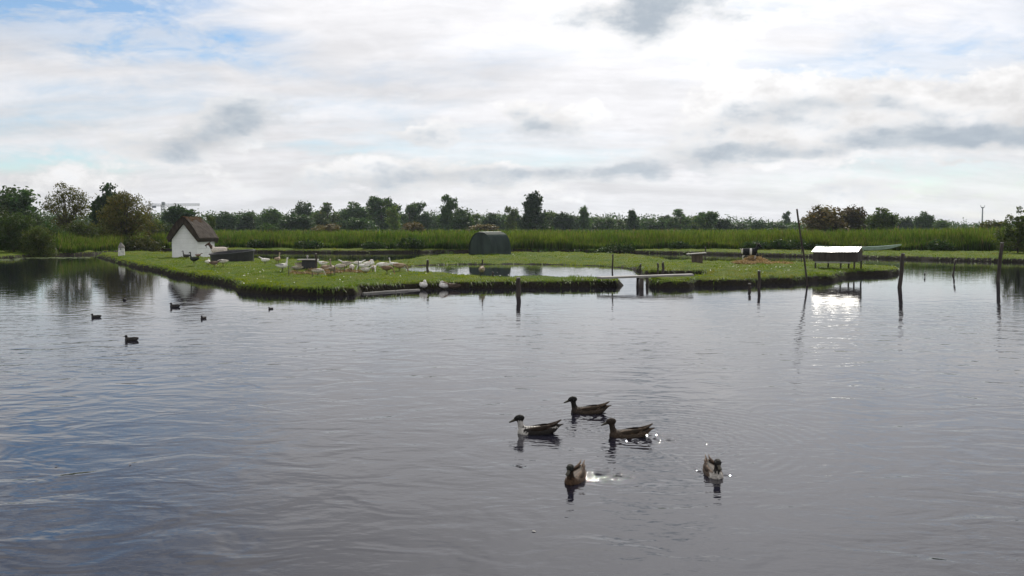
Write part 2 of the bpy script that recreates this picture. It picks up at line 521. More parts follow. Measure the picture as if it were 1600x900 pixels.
for (px, py, ax, ay, am) in ((942, 743, .26, .20, .20), (985, 688, .22, .14, .17), (1035, 688, .20, .15, .12), (925, 651, .20, .12, .16), (880, 665, .10, .08, .15), (1135, 742, .10, .08, .18), (1095, 738, .08, .06, .18)):
    p = P(px, py); q_ = np.random.default_rng(int(px) + 9); ch = np.zeros_like(WX)
    for k in range(14):
        ang = q_.uniform(0, 6.28); kk = q_.uniform(58, 100)
        ch += np.sin(kk * (np.cos(ang) * WX + np.sin(ang) * WY) + q_.uniform(0, 6.28)) / kk
    wz += 1.35 * am * ch * np.exp(-((WX - p.x) / ax) ** 2 - ((WY - p.y) / ay) ** 2)
wz *= edge * (.70 + .45 * np.sin(2.1 * WX + 1.7 * np.sin(1.3 * WY)) * np.sin(1.6 * WY + 1.1 * WX))
nx, ny = len(wxs), len(wys)
ii = np.arange(nx * ny).reshape(ny, nx)
quads = np.stack([ii[:-1, :-1], ii[:-1, 1:], ii[1:, 1:], ii[1:, :-1]], -1).reshape(-1, 4)
wm = np_mesh('water', np.stack([WX.ravel(), WY.ravel(), wz.ravel()], 1), quads, smooth=True)
m = bpy.data.materials.new('pond_water'); m.use_nodes = True
T = NT(m.node_tree); b = T.n['Principled BSDF']
b.inputs['Base Color'].default_value = (.010, .010, .017, 1); b.inputs['Roughness'].default_value = .015
b.inputs['IOR'].default_value = 1.33; b.inputs['Specular IOR Level'].default_value = .5
geo = T.n.new('ShaderNodeNewGeometry'); pos = geo.outputs['Position']
w1 = T.noise(T.vec('MULTIPLY', pos, (.85, 1.3, 1.)), 4.2, 3, .5, .4)      # short wind ripples
w2 = T.noise(T.vec('MULTIPLY', pos, (.85, 1.15, 1.)), 1.5, 2, .5, .8)       # slow swell
w3 = T.noise(T.vec('MULTIPLY', pos, (.7, 1.6, 1.)), 9., 2, .5)            # fine shiver
patch = T.ramp(T.noise(T.vec('MULTIPLY', pos, (.10, .16, 1.)), 1.0, 3, .5), .38, .62, .25, 1.0)
yy = T.sep(pos)[1]
calm = T.ramp(yy, 12., 34., 1.0, .16)
hh = T.math('ADD', T.math('MULTIPLY', w1, T.math('MULTIPLY', patch, .0095)), T.math('MULTIPLY', w2, .022))
hh = T.math('ADD', hh, T.math('MULTIPLY', w3, T.math('MULTIPLY', patch, .0022)))
hh = T.math('MULTIPLY', hh, T.math('MULTIPLY', calm, T.ramp(yy, 6., 10.5, 1.5, 1.0)))
bp = T.n.new('ShaderNodeBump'); bp.inputs['Strength'].default_value = 1.; bp.inputs['Distance'].default_value = 1.0
T.put(bp.inputs['Height'], hh); T.l.new(bp.outputs[0], b.inputs['Normal'])
tag(link('water', wm, m), kind='structure')


# ------------------------------------------------------------------ grass, reeds
def wav(x, y, k=1.): return np.sin(.9 * k * x + 1.3 * np.sin(.31 * k * y)) * .5 + np.sin(.37 * k * x + .53 * k * y + 1.1) * .5


def blades(n_pts, xy, z0, hgt, wid, lean, cb, ct, seed, bend=True):
    """n blades: a quad with a tip triangle folded as 2 tris"""
    r = np.random.default_rng(seed); n = len(xy)
    a = r.uniform(0, 2 * np.pi, n); la = r.uniform(0, 2 * np.pi, n)
    wx, wy = np.cos(a) * wid / 2, np.sin(a) * wid / 2
    lx, ly = np.cos(la) * lean * hgt, np.sin(la) * lean * hgt
    v = np.zeros((n, 5, 3)); base = np.column_stack([xy, z0])
    v[:, 0] = base - np.column_stack([wx, wy, np.zeros(n)]); v[:, 1] = base + np.column_stack([wx, wy, np.zeros(n)])
    mid = base + np.column_stack([lx * .3, ly * .3, hgt * .6])
    v[:, 2] = mid + np.column_stack([wx, wy, np.zeros(n)]) * .8; v[:, 3] = mid - np.column_stack([wx, wy, np.zeros(n)]) * .8
    v[:, 4] = base + np.column_stack([lx, ly, hgt])
    k = np.arange(n)[:, None] * 5
    f = np.concatenate([k + [0, 1, 2], k + [0, 2, 3], k + [3, 2, 4]])
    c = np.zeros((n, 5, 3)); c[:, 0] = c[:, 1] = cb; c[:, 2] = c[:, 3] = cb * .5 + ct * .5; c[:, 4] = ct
    return v.reshape(-1, 3), f, c.reshape(-1, 3)


# turf: sampled with even density on the screen, thicker along the edges
def sample_turf(n, seed):
    r = np.random.default_rng(seed)
    y = 30.5 * (98 / 30.5) ** r.uniform(0, 1, n) ** 1.3
    x = r.uniform(-.60, .60, n) * y
    p = np.column_stack([x, y]); s = shore(p)
    keep = (s > .02 + .20 * r.uniform(0, 1, n) ** .7) & ((s < .5) | (r.uniform(0, 1, n) < .6))
    return p[keep], s[keep]


p1, s1 = sample_turf(420000, 11)
hz, _ = height(p1)
r = np.random.default_rng(12); n = len(p1)
tone = np.clip(.5 + lumps(p1[:, 0] * .6, p1[:, 1] * .6) * 3 + r.normal(0, .28, n), 0, 1)[:, None]
cb = (1 - tone) * np.array([.062, .118, .006]) + tone * np.array([.150, .182, .010])
dry = np.clip(wav(p1[:, 0] * .55 + 4, p1[:, 1] * .45) * 1.6 + lumps(p1[:, 0] * 2, p1[:, 1] * 2) * 3 - .75 + r.normal(0, .3, n), 0, 1)[:, None]
cb = cb * (1 - .7 * dry) + .7 * dry * np.array([.17, .135, .045])
ct = cb * 1.25 + np.array([.02, .018, .0])
hg = r.uniform(.03, .07, n) * (1 + 1.3 * np.clip(wav(p1[:, 0] * 2.9, p1[:, 1] * 2.3) + r.normal(0, .2, n) - .25, 0, 1)) * (1 + 1.0 * (s1 < .35) * r.uniform(0, 1, n)) * (p1[:, 1] / 60) ** .3
v, f, c = blades(n, p1, hz - .015, hg, r.uniform(.018, .035, n) * (p1[:, 1] / 45), r.uniform(.2, .9, n), cb, ct, 13)
# longer tufts that hang over the bank edges
r = np.random.default_rng(17); n0 = 260000
yq = 30.5 * (98 / 30.5) ** r.uniform(0, 1, n0) ** 1.4; xq = r.uniform(-.6, .6, n0) * yq
pq = np.column_stack([xq, yq]); sq = shore(pq)
kp = (sq > .03) & (sq < .26) & (wav(xq * 4.3, yq * 3.9) + lumps(xq * 5, yq * 5) * 3 + r.normal(0, .35, n0) > -.05)
pq, sq = pq[kp], sq[kp]; n2 = len(pq); e_ = .05
gx_ = shore(pq + [e_, 0]) - sq; gy_ = shore(pq + [0, e_]) - sq; gn_ = np.hypot(gx_, gy_) + 1e-6
out_ = -np.column_stack([gx_ / gn_, gy_ / gn_]); hq, _ = height(pq)
ln = r.uniform(.10, .24, n2); th_ = r.uniform(-.7, .7, n2)
o2 = np.column_stack([out_[:, 0] * np.cos(th_) - out_[:, 1] * np.sin(th_), out_[:, 0] * np.sin(th_) + out_[:, 1] * np.cos(th_)])
wd_ = (r.uniform(.018, .034, n2) * (pq[:, 1] / 45))[:, None] * np.column_stack([-o2[:, 1], o2[:, 0]]) / 2
b0 = np.column_stack([pq, hq - .01]); mid_ = np.column_stack([pq + o2 * (ln * .45)[:, None], hq + ln * .30]); tip_ = np.column_stack([pq + o2 * (ln * .95)[:, None], hq - ln * r.uniform(.0, .8, n2)])
z0_ = np.zeros((n2, 1)); w3 = np.column_stack([wd_, z0_])
vq = np.stack([b0 - w3, b0 + w3, mid_ + w3, mid_ - w3, tip_], 1).reshape(-1, 3); kq = np.arange(n2)[:, None] * 5 + len(v)
fq = np.concatenate([kq + [0, 1, 2], kq + [0, 2, 3], kq + [3, 2, 4]])
cq = np.repeat(np.array([.070, .115, .008])[None] * r.uniform(.5, 1.5, n2)[:, None], 5, 0)
v, f, c = np.vstack([v, vq]), np.vstack([f, fq]), np.vstack([c, cq])
tag(link('turf_grass', np_mesh('turf_grass', v, f, c), M['blade']), 'short green grass covering the islands and far bank', 'grass', kind='stuff')

reed_px = np.array([-700, -300, 0, 90, 200, 280, 400, 640, 800, 900, 1000, 1100, 1240, 1300, 1400, 1500, 1600, 2000, 2400])
reed_d = np.array([77, 74, 73, 76, 88, 97.5, 91, 88, 91, 90, 88, 87, 84, 82.5, 81, 80, 78, 73, 70.])


def reed_start(p):
    u = p[:, 0] / p[:, 1] * F + 800
    return np.interp(u, reed_px, reed_d)




def reeds(name, n, d0, d1, wmul, seed, label, pw=1.0, hmul=1.0):
    r = np.random.default_rng(seed)
    u = r.uniform(-.66, .66, n)
    st = np.interp(u * F + 800, reed_px, reed_d)
    y = st + d0 + (d1 - d0) * r.uniform(0, 1, n) ** pw
    p = np.column_stack([u * y, y]); s = shore(p); keep = s > .25
    keep &= ~((np.abs(u * F + 800 - 172) < 26) & (y < 79))
    keep &= ~((u * F + 800 < 92) & (y < 81))
    p, u, y, st = p[keep], u[keep], y[keep], st[keep]; n = len(p)
    z, _ = height(p)
    px = u * F + 800
    top = np.interp(px, [-300, 0, 90, 200, 300, 700, 1000, 1300, 1600, 2000], [1.65, 1.6, 1.50, 1.35, 1.34, 1.36, 1.38, 1.48, 1.64, 1.7])
    hgt = hmul * top * (1 + .11 * wav(p[:, 0] * .6, p[:, 1] * .7) + .10 * wav(p[:, 0] * 3.1 + 2, p[:, 1] * 2) + r.normal(0, .12, n))
    front = np.clip((y - st) / 2.6 + .3 * wav(p[:, 0] * .8 + 5, p[:, 1] * .1), 0, 1)
    hgt *= .38 + .62 * np.clip(front + .35 * wav(p[:, 0] * 1.7, p[:, 1] * .2), 0, 1)
    t = np.clip(.45 + .40 * wav(p[:, 0] * .35, p[:, 1] * .5) + .30 * wav(p[:, 0] * 1.9 + 1, p[:, 1] * 1.1) + r.normal(0, .25, n), 0, 1)[:, None]
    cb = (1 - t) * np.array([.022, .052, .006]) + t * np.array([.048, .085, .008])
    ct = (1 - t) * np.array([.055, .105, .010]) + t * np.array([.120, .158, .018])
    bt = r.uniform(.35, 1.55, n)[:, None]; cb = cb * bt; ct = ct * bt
    brown = (r.uniform(0, 1, n) < .09)[:, None]
    ct = np.where(brown, np.array([.22, .15, .085]), ct)
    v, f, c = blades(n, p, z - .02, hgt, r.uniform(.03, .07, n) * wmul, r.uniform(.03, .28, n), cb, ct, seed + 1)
    tag(link(name, np_mesh(name, v, f, c), M['blade']), label, 'reeds', kind='stuff')


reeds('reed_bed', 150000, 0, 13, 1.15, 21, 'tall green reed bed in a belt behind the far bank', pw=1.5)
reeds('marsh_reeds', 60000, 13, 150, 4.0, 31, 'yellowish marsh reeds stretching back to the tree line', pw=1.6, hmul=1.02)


# ------------------------------------------------------------------ trees
def leaf_cloud(lobes, n_cl, per, cl_r, size, seed, base, var=.35, flat=.8, shell=.45):
    """leaf faces gathered in clumps through a crown made of lobes (x,y,z,rx,ry,rz)"""
    r = np.random.default_rng(seed); L = np.array(lobes)
    w = (L[:, 3] * L[:, 4] * L[:, 5]) ** .67; w /= w.sum()
    k = r.choice(len(L), n_cl, p=w)
    d = r.normal(0, 1, (n_cl, 3)); d /= np.linalg.norm(d, axis=1)[:, None]
    rad = r.uniform(shell ** 3, 1, n_cl) ** (1 / 3)
    cen = L[k, :3] + d * rad[:, None] * L[k, 3:6]
    clr = cl_r * r.uniform(.6, 1.4, n_cl)
    idx = np.repeat(np.arange(n_cl), per); n = len(idx)
    pos = cen[idx] + r.normal(0, .5, (n, 3)) * clr[idx][:, None] * np.array([1, 1, flat])
    a = r.normal(0, 1, (n, 3)); a /= np.linalg.norm(a, axis=1)[:, None]
    b = np.cross(a, r.normal(0, 1, (n, 3))); b /= np.linalg.norm(b, axis=1)[:, None]
    s = (size * r.uniform(.6, 1.5, n))[:, None]
    v = np.stack([pos - a * s * .6, pos + b * s * .33, pos + a * s * .6, pos - b * s * .33], 1).reshape(-1, 3)
    f = np.arange(n * 4).reshape(-1, 4)
    tone = r.uniform(1 - var, 1 + var, n_cl)[idx] * r.uniform(.8, 1.25, n)
    hue = r.normal(0, .12, n_cl)[idx]
    c = np.array(base)[None] * tone[:, None] * np.column_stack([1 + hue, np.ones(n), np.ones(n)])
    return v, f, np.repeat(c, 4, 0), cen


def limbs_mesh(name, h, r0, ends, seed, fork=.35, n=6):
    """tapered trunk with limbs that reach into the crown"""
    rs = random.Random(seed); bm = bmesh.new()
    top = Vector((rs.uniform(-.04, .04) * h, rs.uniform(-.04, .04) * h, h * .78))
    tube(bm, [(0, 0, -.02 * h), (0.0, 0, h * .04), top * .45, top * .75, top], [r0 * 1.5, r0 * 1.05, r0 * .8, r0 * .5, r0 * .15], n)
    for e in ends:
        e = Vector(e); s = rs.uniform(fork * .6, .8) * min(1, max(.2, e.z / h))
        q = top * s; mid = q.lerp(e, .5) + Vector((rs.uniform(-.05, .05), rs.uniform(-.05, .05), rs.uniform(-.02, .06))) * h
        tube(bm, [q, mid, e], [r0 * .45, r0 * .28, r0 * .08], 5)
    return bm_mesh(name, bm, True)


G_DARK, G_MID, G_OLIVE, G_LIGHT, G_BROWN = (.034, .066, .017), (.048, .088, .020), (.088, .092, .017), (.090, .130, .028), (.090, .070, .022)


def variant(kind, seed):
    """unit crown (height 1, half width .5) and trunk"""
    r = random.Random(seed); lobes = []
    if kind == 'round':
        for i in range(9):
            a = r.uniform(0, 6.28); q = r.uniform(.05, .26); z = r.uniform(.35, .78)
            s = r.uniform(.16, .25); lobes.append((q * math.cos(a), q * math.sin(a), z, s, s, s * .8))
        lobes.append((0, 0, .45, .36, .36, .34)); lobes.append((0, 0, .2, .36, .36, .2)); lobes.append((.05, 0, .78, .2, .2, .2))
        args = (lobes, 460, 14, .09, .052)
    elif kind == 'cone':
        for i in range(13):
            z = .12 + .8 * i / 12; q = .40 * (1 - z) ** .7 * r.uniform(.2, .8); a = r.uniform(0, 6.28); s = .10 + .20 * (1 - z) ** .8
            lobes.append((q * math.cos(a), q * math.sin(a), z, s, s, .11))
        args = (lobes, 460, 14, .07, .050)
    elif kind == 'column':
        for i in range(10):
            z = .14 + .76 * i / 9; a = r.uniform(0, 6.28); q = r.uniform(0, .2); s = r.uniform(.17, .28) * (1 - .45 * max(0, z - .55) / .45)
            lobes.append((q * math.cos(a), q * math.sin(a), z, s, s, .11))
        args = (lobes, 420, 14, .07, .048)
    elif kind == 'open':
        for i in range(10):
            a = r.uniform(0, 6.28); q = r.uniform(.12, .36); z = r.uniform(.40, .88); s = r.uniform(.10, .17)
            lobes.append((q * math.cos(a), q * math.sin(a), z, s, s, s * .75))
        lobes.append((0, 0, .25, .22, .22, .2))
        args = (lobes, 330, 13, .06, .046)
    elif kind == 'bush':
        lobes = [(0, 0, .34, .42, .42, .50)]
        for i in range(8):
            a = r.uniform(0, 6.28); q = r.uniform(.15, .30); z = r.uniform(.35, .72); s = r.uniform(.14, .22)
            lobes.append((q * math.cos(a), q * math.sin(a), z, s, s, s))
        args = (lobes, 420, 13, .08, .050)
    base = (.05, .075, .02)
    v, f, c, cen = leaf_cloud(*args, seed, (1., 1., 1.), var=.30)
    v[:, 2] = np.clip(v[:, 2], .005, None)
    cr = (v, f, c)
    ends = [tuple(cen[k]) for k in np.random.default_rng(seed).choice(len(cen), 9)]
    return cr, limbs_mesh(kind + '_trunk', 1.0, .022, ends, seed)


VAR = {k: [variant(k, s) for s in (101, 102, 103)] for k in ('round', 'cone', 'column', 'open', 'bush')}
crown_cache = {}


def far_tree(name, kind, var, px, top, w, depth, color, label, cat='tree', group=None, rz=None):
    (v, f, c), tr = VAR[kind][var]
    key = (kind, var, color)
    if key not in crown_cache:
        crown_cache[key] = np_mesh(kind + '_crown', v, f, c * np.array(color))
    x = Q(px, depth); z0 = gz(x, depth)
    h = ZT(top, depth) - z0; ww = w * depth / F
    e = empty(name, (x, depth, z0 - .02), rz if rz is not None else random.uniform(0, 6.28))
    e.scale = (ww / .86, ww / .86, h / .93)
    link('crown', crown_cache[key], M['leaf_far'], e)
    link('trunk', tr, M['bark'], e)
    tag(e, label, cat, group)
    return e


GT = 'trees along the tree line'
far_list = [
    # name, kind, var, px, top, w, depth, colour, label
    ('dark_tree', 'round', 0, 22, 299, 95, 135, G_DARK, 'big dark rounded tree at the far left edge behind the bushes'),
    ('dark_tree', 'round', 1, 172, 292, 66, 125, G_DARK, 'dark tree top showing behind the olive leafy tree at left'),
    ('dark_tree', 'round', 2, 278, 322, 56, 170, G_DARK, 'dark rounded tree right behind the thatched hut roof'),
    ('young_tree', 'column', 0, 331, 339, 18, 120, G_LIGHT, 'slim pale green young tree beside the thatched roof'),
    ('round_tree', 'round', 1, 350, 332, 44, 230, G_DARK, 'first dark round tree right of the thatched hut'),
    ('round_tree', 'round', 0, 386, 333, 54, 240, G_MID, 'broad dark green tree left of the domed tree near the hut'),
    ('round_tree', 'round', 2, 421, 326, 46, 235, G_MID, 'domed dark tree above the small round bush'),
    ('round_bush', 'bush', 0, 420, 348, 31, 150, G_MID, 'small neat round bush at the reed edge right of the hut', 'bush'),
    ('round_tree', 'bush', 1, 464, 331, 62, 215, G_DARK, 'wide very dark low tree mid left of the tree line'),
    ('round_tree', 'round', 0, 474, 319, 40, 260, G_MID, 'tree with domed top just left of the pale airy tree'),
    ('airy_tree', 'open', 0, 512, 321, 50, 250, G_LIGHT, 'pale airy tree with ragged top in the left tree line'),
    ('round_tree', 'round', 1, 552, 318, 50, 255, G_MID, 'rounded green tree left of the tall open tree'),
    ('round_tree', 'bush', 2, 566, 337, 52, 200, G_DARK, 'dark domed tree in front of the tall open tree'),
    ('brown_bush', 'bush', 0, 512, 349, 44, 165, G_BROWN, 'wide brownish bush at the reed edge in the left tree line', 'bush'),
    ('tall_tree', 'open', 1, 598, 302, 58, 250, G_MID, 'tallest open crowned tree of the left tree line'),
    ('column_tree', 'column', 1, 614, 326, 30, 210, G_LIGHT, 'light green columnar tree before the tallest open tree'),
    ('airy_tree', 'open', 2, 640, 317, 44, 260, G_MID, 'thin airy tree right of the tallest open tree'),
    ('brown_bush', 'bush', 1, 647, 344, 40, 170, G_BROWN, 'dark brown rounded bush at reed edge below the thin airy tree', 'bush'),
    ('round_tree', 'round', 2, 664, 333, 26, 250, G_DARK, 'small dark tree between the airy tree and the twin topped tree'),
    ('tall_tree', 'column', 2, 700, 310, 38, 230, G_MID, 'tall upright tree standing left of the green shelter'),
    ('round_tree', 'round', 0, 722, 328, 44, 225, G_MID, 'sloping green tree leaning against the tall upright tree'),
    ('brown_bush', 'bush', 2, 752, 348, 52, 180, G_BROWN, 'brown scrub bush directly above the green shelter', 'bush'),
    ('round_tree', 'round', 1, 768, 334, 36, 270, G_DARK, 'small dark tree behind and above the green shelter'),
    ('airy_tree', 'column', 0, 799, 326, 28, 235, G_LIGHT, 'pale slender tree left of the pointed dark tree'),
    ('pointed_tree', 'cone', 0, 834, 307, 56, 215, G_DARK, 'large pointed dark tree in the middle of the tree line'),
    ('round_tree', 'round', 2, 880, 333, 40, 250, G_DARK, 'low dark tree right of the large pointed tree'),
    ('column_tree', 'column', 1, 912, 326, 26, 250, G_MID, 'narrow upright tree standing alone right of centre'),
    ('round_tree', 'round', 0, 945, 341, 50, 260, G_MID, 'low wide tree between the narrow tree and small pointed tree'),
    ('pointed_tree', 'cone', 1, 986, 331, 32, 240, G_DARK, 'small pointed dark tree right of centre'),
    ('round_tree', 'round', 1, 1018, 343, 44, 270, G_MID, 'low green tree right of the small pointed tree'),
    ('airy_tree', 'open', 0, 1062, 330, 48, 250, G_MID, 'ragged tree left of the round open tree above the hutch'),
    ('airy_tree', 'open', 1, 1103, 327, 44, 230, G_MID, 'round open tree on thin trunk above the wooden hutch'),
    ('round_tree', 'round', 2, 1130, 342, 36, 235, G_DARK, 'dark low tree just right of the round open tree'),
    ('round_tree', 'round', 0, 1184, 345, 32, 250, G_DARK, 'small dark tree above the black and white goat'),
    ('round_tree', 'round', 1, 1156, 349, 44, 270, G_DARK, 'lowest dark tree left of the one above the goat'),
    ('column_tree', 'column', 2, 1229, 333, 18, 330, G_MID, 'lone bluish tree peak just left of the leaning pole'),
    ('round_tree', 'round', 2, 1222, 346, 70, 340, G_MID, 'distant bluish wood mound behind the leaning pole'),
    ('oak_tree', 'round', 0, 1287, 325, 72, 150, G_BROWN, 'brownish domed tree just right of the leaning pole'),
    ('oak_tree', 'round', 2, 1336, 323, 58, 155, G_BROWN, 'second brownish domed tree above the metal roofed box'),
    ('willow_tree', 'round', 1, 1374, 327, 54, 145, G_LIGHT, 'pale green willow right of the brownish trees'),
    ('round_tree', 'round', 0, 1412, 341, 46, 260, G_MID, 'low bluish tree right of the pale willow'),
    ('round_tree', 'round', 1, 1441, 332, 32, 240, G_MID, 'round headed tree left of the far mast'),
    ('round_tree', 'round', 2, 1466, 344, 36, 250, G_MID, 'low tree right of the round headed tree at right'),
    ('round_bush', 'bush', 1, 1548, 341, 40, 130, G_OLIVE, 'olive bush at reed edge right of the far mast', 'bush'),
    ('round_bush', 'bush', 2, 1640, 330, 90, 120, G_MID, 'broad bush leaving the picture at right edge', 'bush'),
    ('round_bush', 'bush', 1, 243, 338, 30, 115, G_LIGHT, 'light green bush between olive tree and thatched hut', 'bush'),
]
for t in far_list:
    far_tree(*t[:9], cat=t[9] if len(t) > 9 else 'tree', group=GT if len(t) == 9 else None)

fill = [(336, 338, 'round'), (404, 336, 'bush'), (446, 338, 'round'), (492, 331, 'column'), (533, 333, 'round'), (580, 325, 'column'), (628, 336, 'bush'), (680, 338, 'round'), (742, 337, 'column'), (783, 337, 'round'), (816, 331, 'open'), (860, 331, 'round'),
        (896, 337, 'bush'), (928, 338, 'open'), (962, 343, 'round'), (1003, 342, 'bush'), (1040, 339, 'column'), (1082, 339, 'round'), (1145, 349, 'bush'), (1205, 348, 'round')]
fill_lab = ['low tree peeping out just right of the thatched roof', 'low bushy tree between the broad tree and the domed tree', 'low tree right of the small round bush', 'narrow tree between the domed top and the pale airy tree', 'low round tree right of the pale airy tree', 'narrow tree touching the left side of the tallest open tree', 'bushy tree right of the light green columnar tree', 'low round tree left of the tall upright tree', 'narrow tree above the left end of the green shelter', 'low round tree above the right end of the green shelter', 'open tree leaning on the left of the pointed dark tree', 'low round tree hugging the right of the pointed dark tree', 'bushy tree just left of the narrow lone tree', 'open low tree just right of the narrow lone tree', 'low round tree left of the small pointed tree', 'bushy low tree right of the small pointed tree', 'narrow low tree left of the ragged tree above the stakes', 'low round tree between the ragged and the round open tree', 'lowest bushy tree above the straw heap left side', 'low round tree left of the lone bluish tree peak']
for k, (px, tp_, kd) in enumerate(fill):
    far_tree('background_tree', kd, k % 3, px, tp_, 34 + 16 * ((k * 7) % 5) / 4, 262 + (k * 13) % 20, (G_MID, G_DARK, G_LIGHT)[k % 3], fill_lab[k], group='background trees in the gaps')

# the mass of wood that closes the view
r = np.random.default_rng(55)
lob = []
for k in range(300):
    y = r.uniform(262, 330); u = -.72 + 1.44 * (k + r.uniform(0, 1)) / 300
    px = u * F + 800
    tt = np.interp(px, [-300, 0, 300, 500, 700, 900, 1100, 1240, 1400, 1500, 1560, 1900], [326, 330, 333, 331, 332, 335, 340, 347, 340, 348, 349, 336])
    zt = ZT(tt + r.uniform(-3, 5), y); lob.append((u * y, y, zt * .42, r.uniform(3.5, 7), 3, zt * .58))
v, f, c, _ = leaf_cloud(lob, 26000, 6, 1.2, .48, 56, (.042, .076, .022), shell=.3)
v[:, 2] = np.clip(v[:, 2], .36, None)
tag(link('distant_wood', np_mesh('distant_wood', v, f, c), M['leaf_far']), 'low continuous dark wood closing the view behind the marsh', 'wood', kind='stuff')


# nearer trees and bushes, built one by one
def near_tree(name, px, base_d, h, lobes, n_cl, per, cl_r, size, color, label, seed, trunk_r=.12, n_limb=26, cat='tree', shell=.2, mat='leaf'):
    x = Q(px, base_d); z = gz(x, base_d)
    e = empty(name, (x, base_d, z - .02))
    v, f, c, cen = leaf_cloud(lobes, n_cl, per, cl_r, size, seed, color, shell=shell)
    keep = v.reshape(-1, 4, 3)[:, :, 2].min(1) > .02
    v = v.reshape(-1, 4, 3)[keep].reshape(-1, 3); c = c.reshape(-1, 4, 3)[keep].reshape(-1, 3)
    link('crown', np_mesh('crown', v, np.arange(len(v)).reshape(-1, 4), c), M[mat], e)
    ends = cen[np.random.default_rng(seed).choice(len(cen), n_limb)]
    link('trunk', limbs_mesh('trunk', h, trunk_r, ends, seed), M['bark'], e)
    tag(e, label, cat)
    return e


near_tree('airy_tree', 108, 96, 6.3, [(-1.6, 0, 4.4, .9, .9, .8), (-.7, 0, 5.4, .9, .9, .9), (.4, .2, 5.2, 1.0, .9, .9), (1.3, 0, 4.6, .9, .9, .9), (0, 0, 3.7, 1.7, 1.4, 1.1), (1.7, 0, 3.6, .7, .8, .6), (-.3, 0, 2.2, 1.5, 1.2, 1.0), (.9, -.2, 1.7, 1.3, 1.1, .9), (-.6, 0, 6.1, .35, .4, .35), (-2.0, 0, 3.9, .5, .5, .35)],
          420, 16, .34, .13, G_OLIVE, 'tall airy tree with see-through top left of the olive tree', 201, .10, 60)
near_tree('olive_leafed_tree', 196, 94, 5.8, [(0, 0, 3.2, 2.1, 1.6, 1.5), (-1.4, 0, 3.0, 1.1, 1.0, 1.3), (1.5, 0, 2.9, 1.2, 1.0, 1.2), (-.3, 0, 4.5, 1.3, 1.1, .9), (.9, 0, 4.7, .8, .8, .7), (-.8, 0, 2.0, 1.6, 1.2, .7), (1.2, 0, 1.8, 1.3, 1.2, .7), (0, 0, 5.2, .6, .5, .4)],
          620, 17, .34, .13, (.090, .084, .018), 'dense olive leafed tree on a short trunk behind the ornamental tower', 202, .14, 40)
near_tree('bare_tree', 234, 97, 4.9, [(0, 0, 3.6, .75, .6, 1.1), (.4, 0, 2.8, .7, .6, .8), (-.3, 0, 4.3, .5, .5, .5), (.6, 0, 2.0, .8, .6, .7)],
          75, 11, .22, .10, G_OLIVE, 'thin half bare tree right of the olive leafed tree', 203, .06, 60)
near_tree('shrub', 150, 90, 3.0, [(0, 0, 1.3, 1.3, 1.1, 1.1), (-.8, 0, .9, .9, .9, .8), (.9, 0, .8, .9, .9, .8)], 260, 14, .3, .12, G_OLIVE,
          'yellow green shrub between the airy and the olive tree', 204, .05, 20, 'bush')
near_tree('shrub', 88, 84, 2.4, [(0, 0, 1.0, 1.0, .9, .9), (-.6, 0, 1.6, .7, .7, .8)], 220, 14, .3, .12, G_MID,
          'green shrub right of the dense dome bush on the left bank', 205, .05, 16, 'bush')
near_tree('dome_bush', 22, 76, 2.8, [(0, 0, 1.5, 1.8, 1.4, 1.5), (-1.0, 0, 1.8, 1.4, 1.1, 1.3), (.5, 0, 2.3, 1.1, .9, .8), (.2, 0, .8, 1.9, 1.3, .8)], 760, 17, .26, .10, (.044, .072, .015),
          'large dark green bush at the left edge over the water', 206, .06, 20, 'bush')
near_tree('dome_bush', 61, 75, 2.4, [(0, 0, 1.35, 1.3, 1.2, 1.3), (.3, -.1, 1.8, .95, .9, .8), (-.45, 0, 1.7, .95, .9, .85), (0, 0, .7, 1.4, 1.2, .7)], 640, 17, .24, .09, (.062, .084, .017),
          'dense rounded dome bush overhanging the left bank', 207, .06, 20, 'bush')
near_tree('dome_bush', -70, 77, 3.2, [(0, 0, 1.5, 2.4, 1.6, 1.6), (-1.5, 0, 1.9, 1.6, 1.3, 1.3), (1.4, 0, 1.7, 1.2, 1.2, 1.1)], 420, 15, .3, .14, (.034, .054, .014),
          'dark bush mass just off the left edge', 208, .06, 20, 'bush')
near_tree('red_shrub', 108, 86, .95, [(0, 0, .75, .45, .4, .22)], 30, 12, .16, .10, (.30, .035, .018),
          'small red flowering shrub below the airy tree', 209, .02, 8, 'shrub')
near_tree('edge_shrub', 1590, 72, 3.6, [(-.9, 0, 1.1, 1.0, .9, 1.0), (-.35, 0, 1.9, .9, .8, .8), (0, 0, 1.0, 1.3, 1.1, 1.0), (.9, 0, 1.8, 1.0, .9, .9), (.2, 0, 2.3, .5, .5, .5), (.05, 0, 3.2, .18, .2, .3), (-.7, 0, 2.8, .22, .2, .12), (-.2, 0, 2.6, .3, .2, .2), (.8, 0, 2.9, .4, .4, .5), (1.6, 0, 1.6, 1.0, .9, 1.0)],
          520, 13, .2, .12, (.062, .085, .018), 'leafy shrub with thin shoots at the right edge above reeds', 210, .05, 60, 'bush')
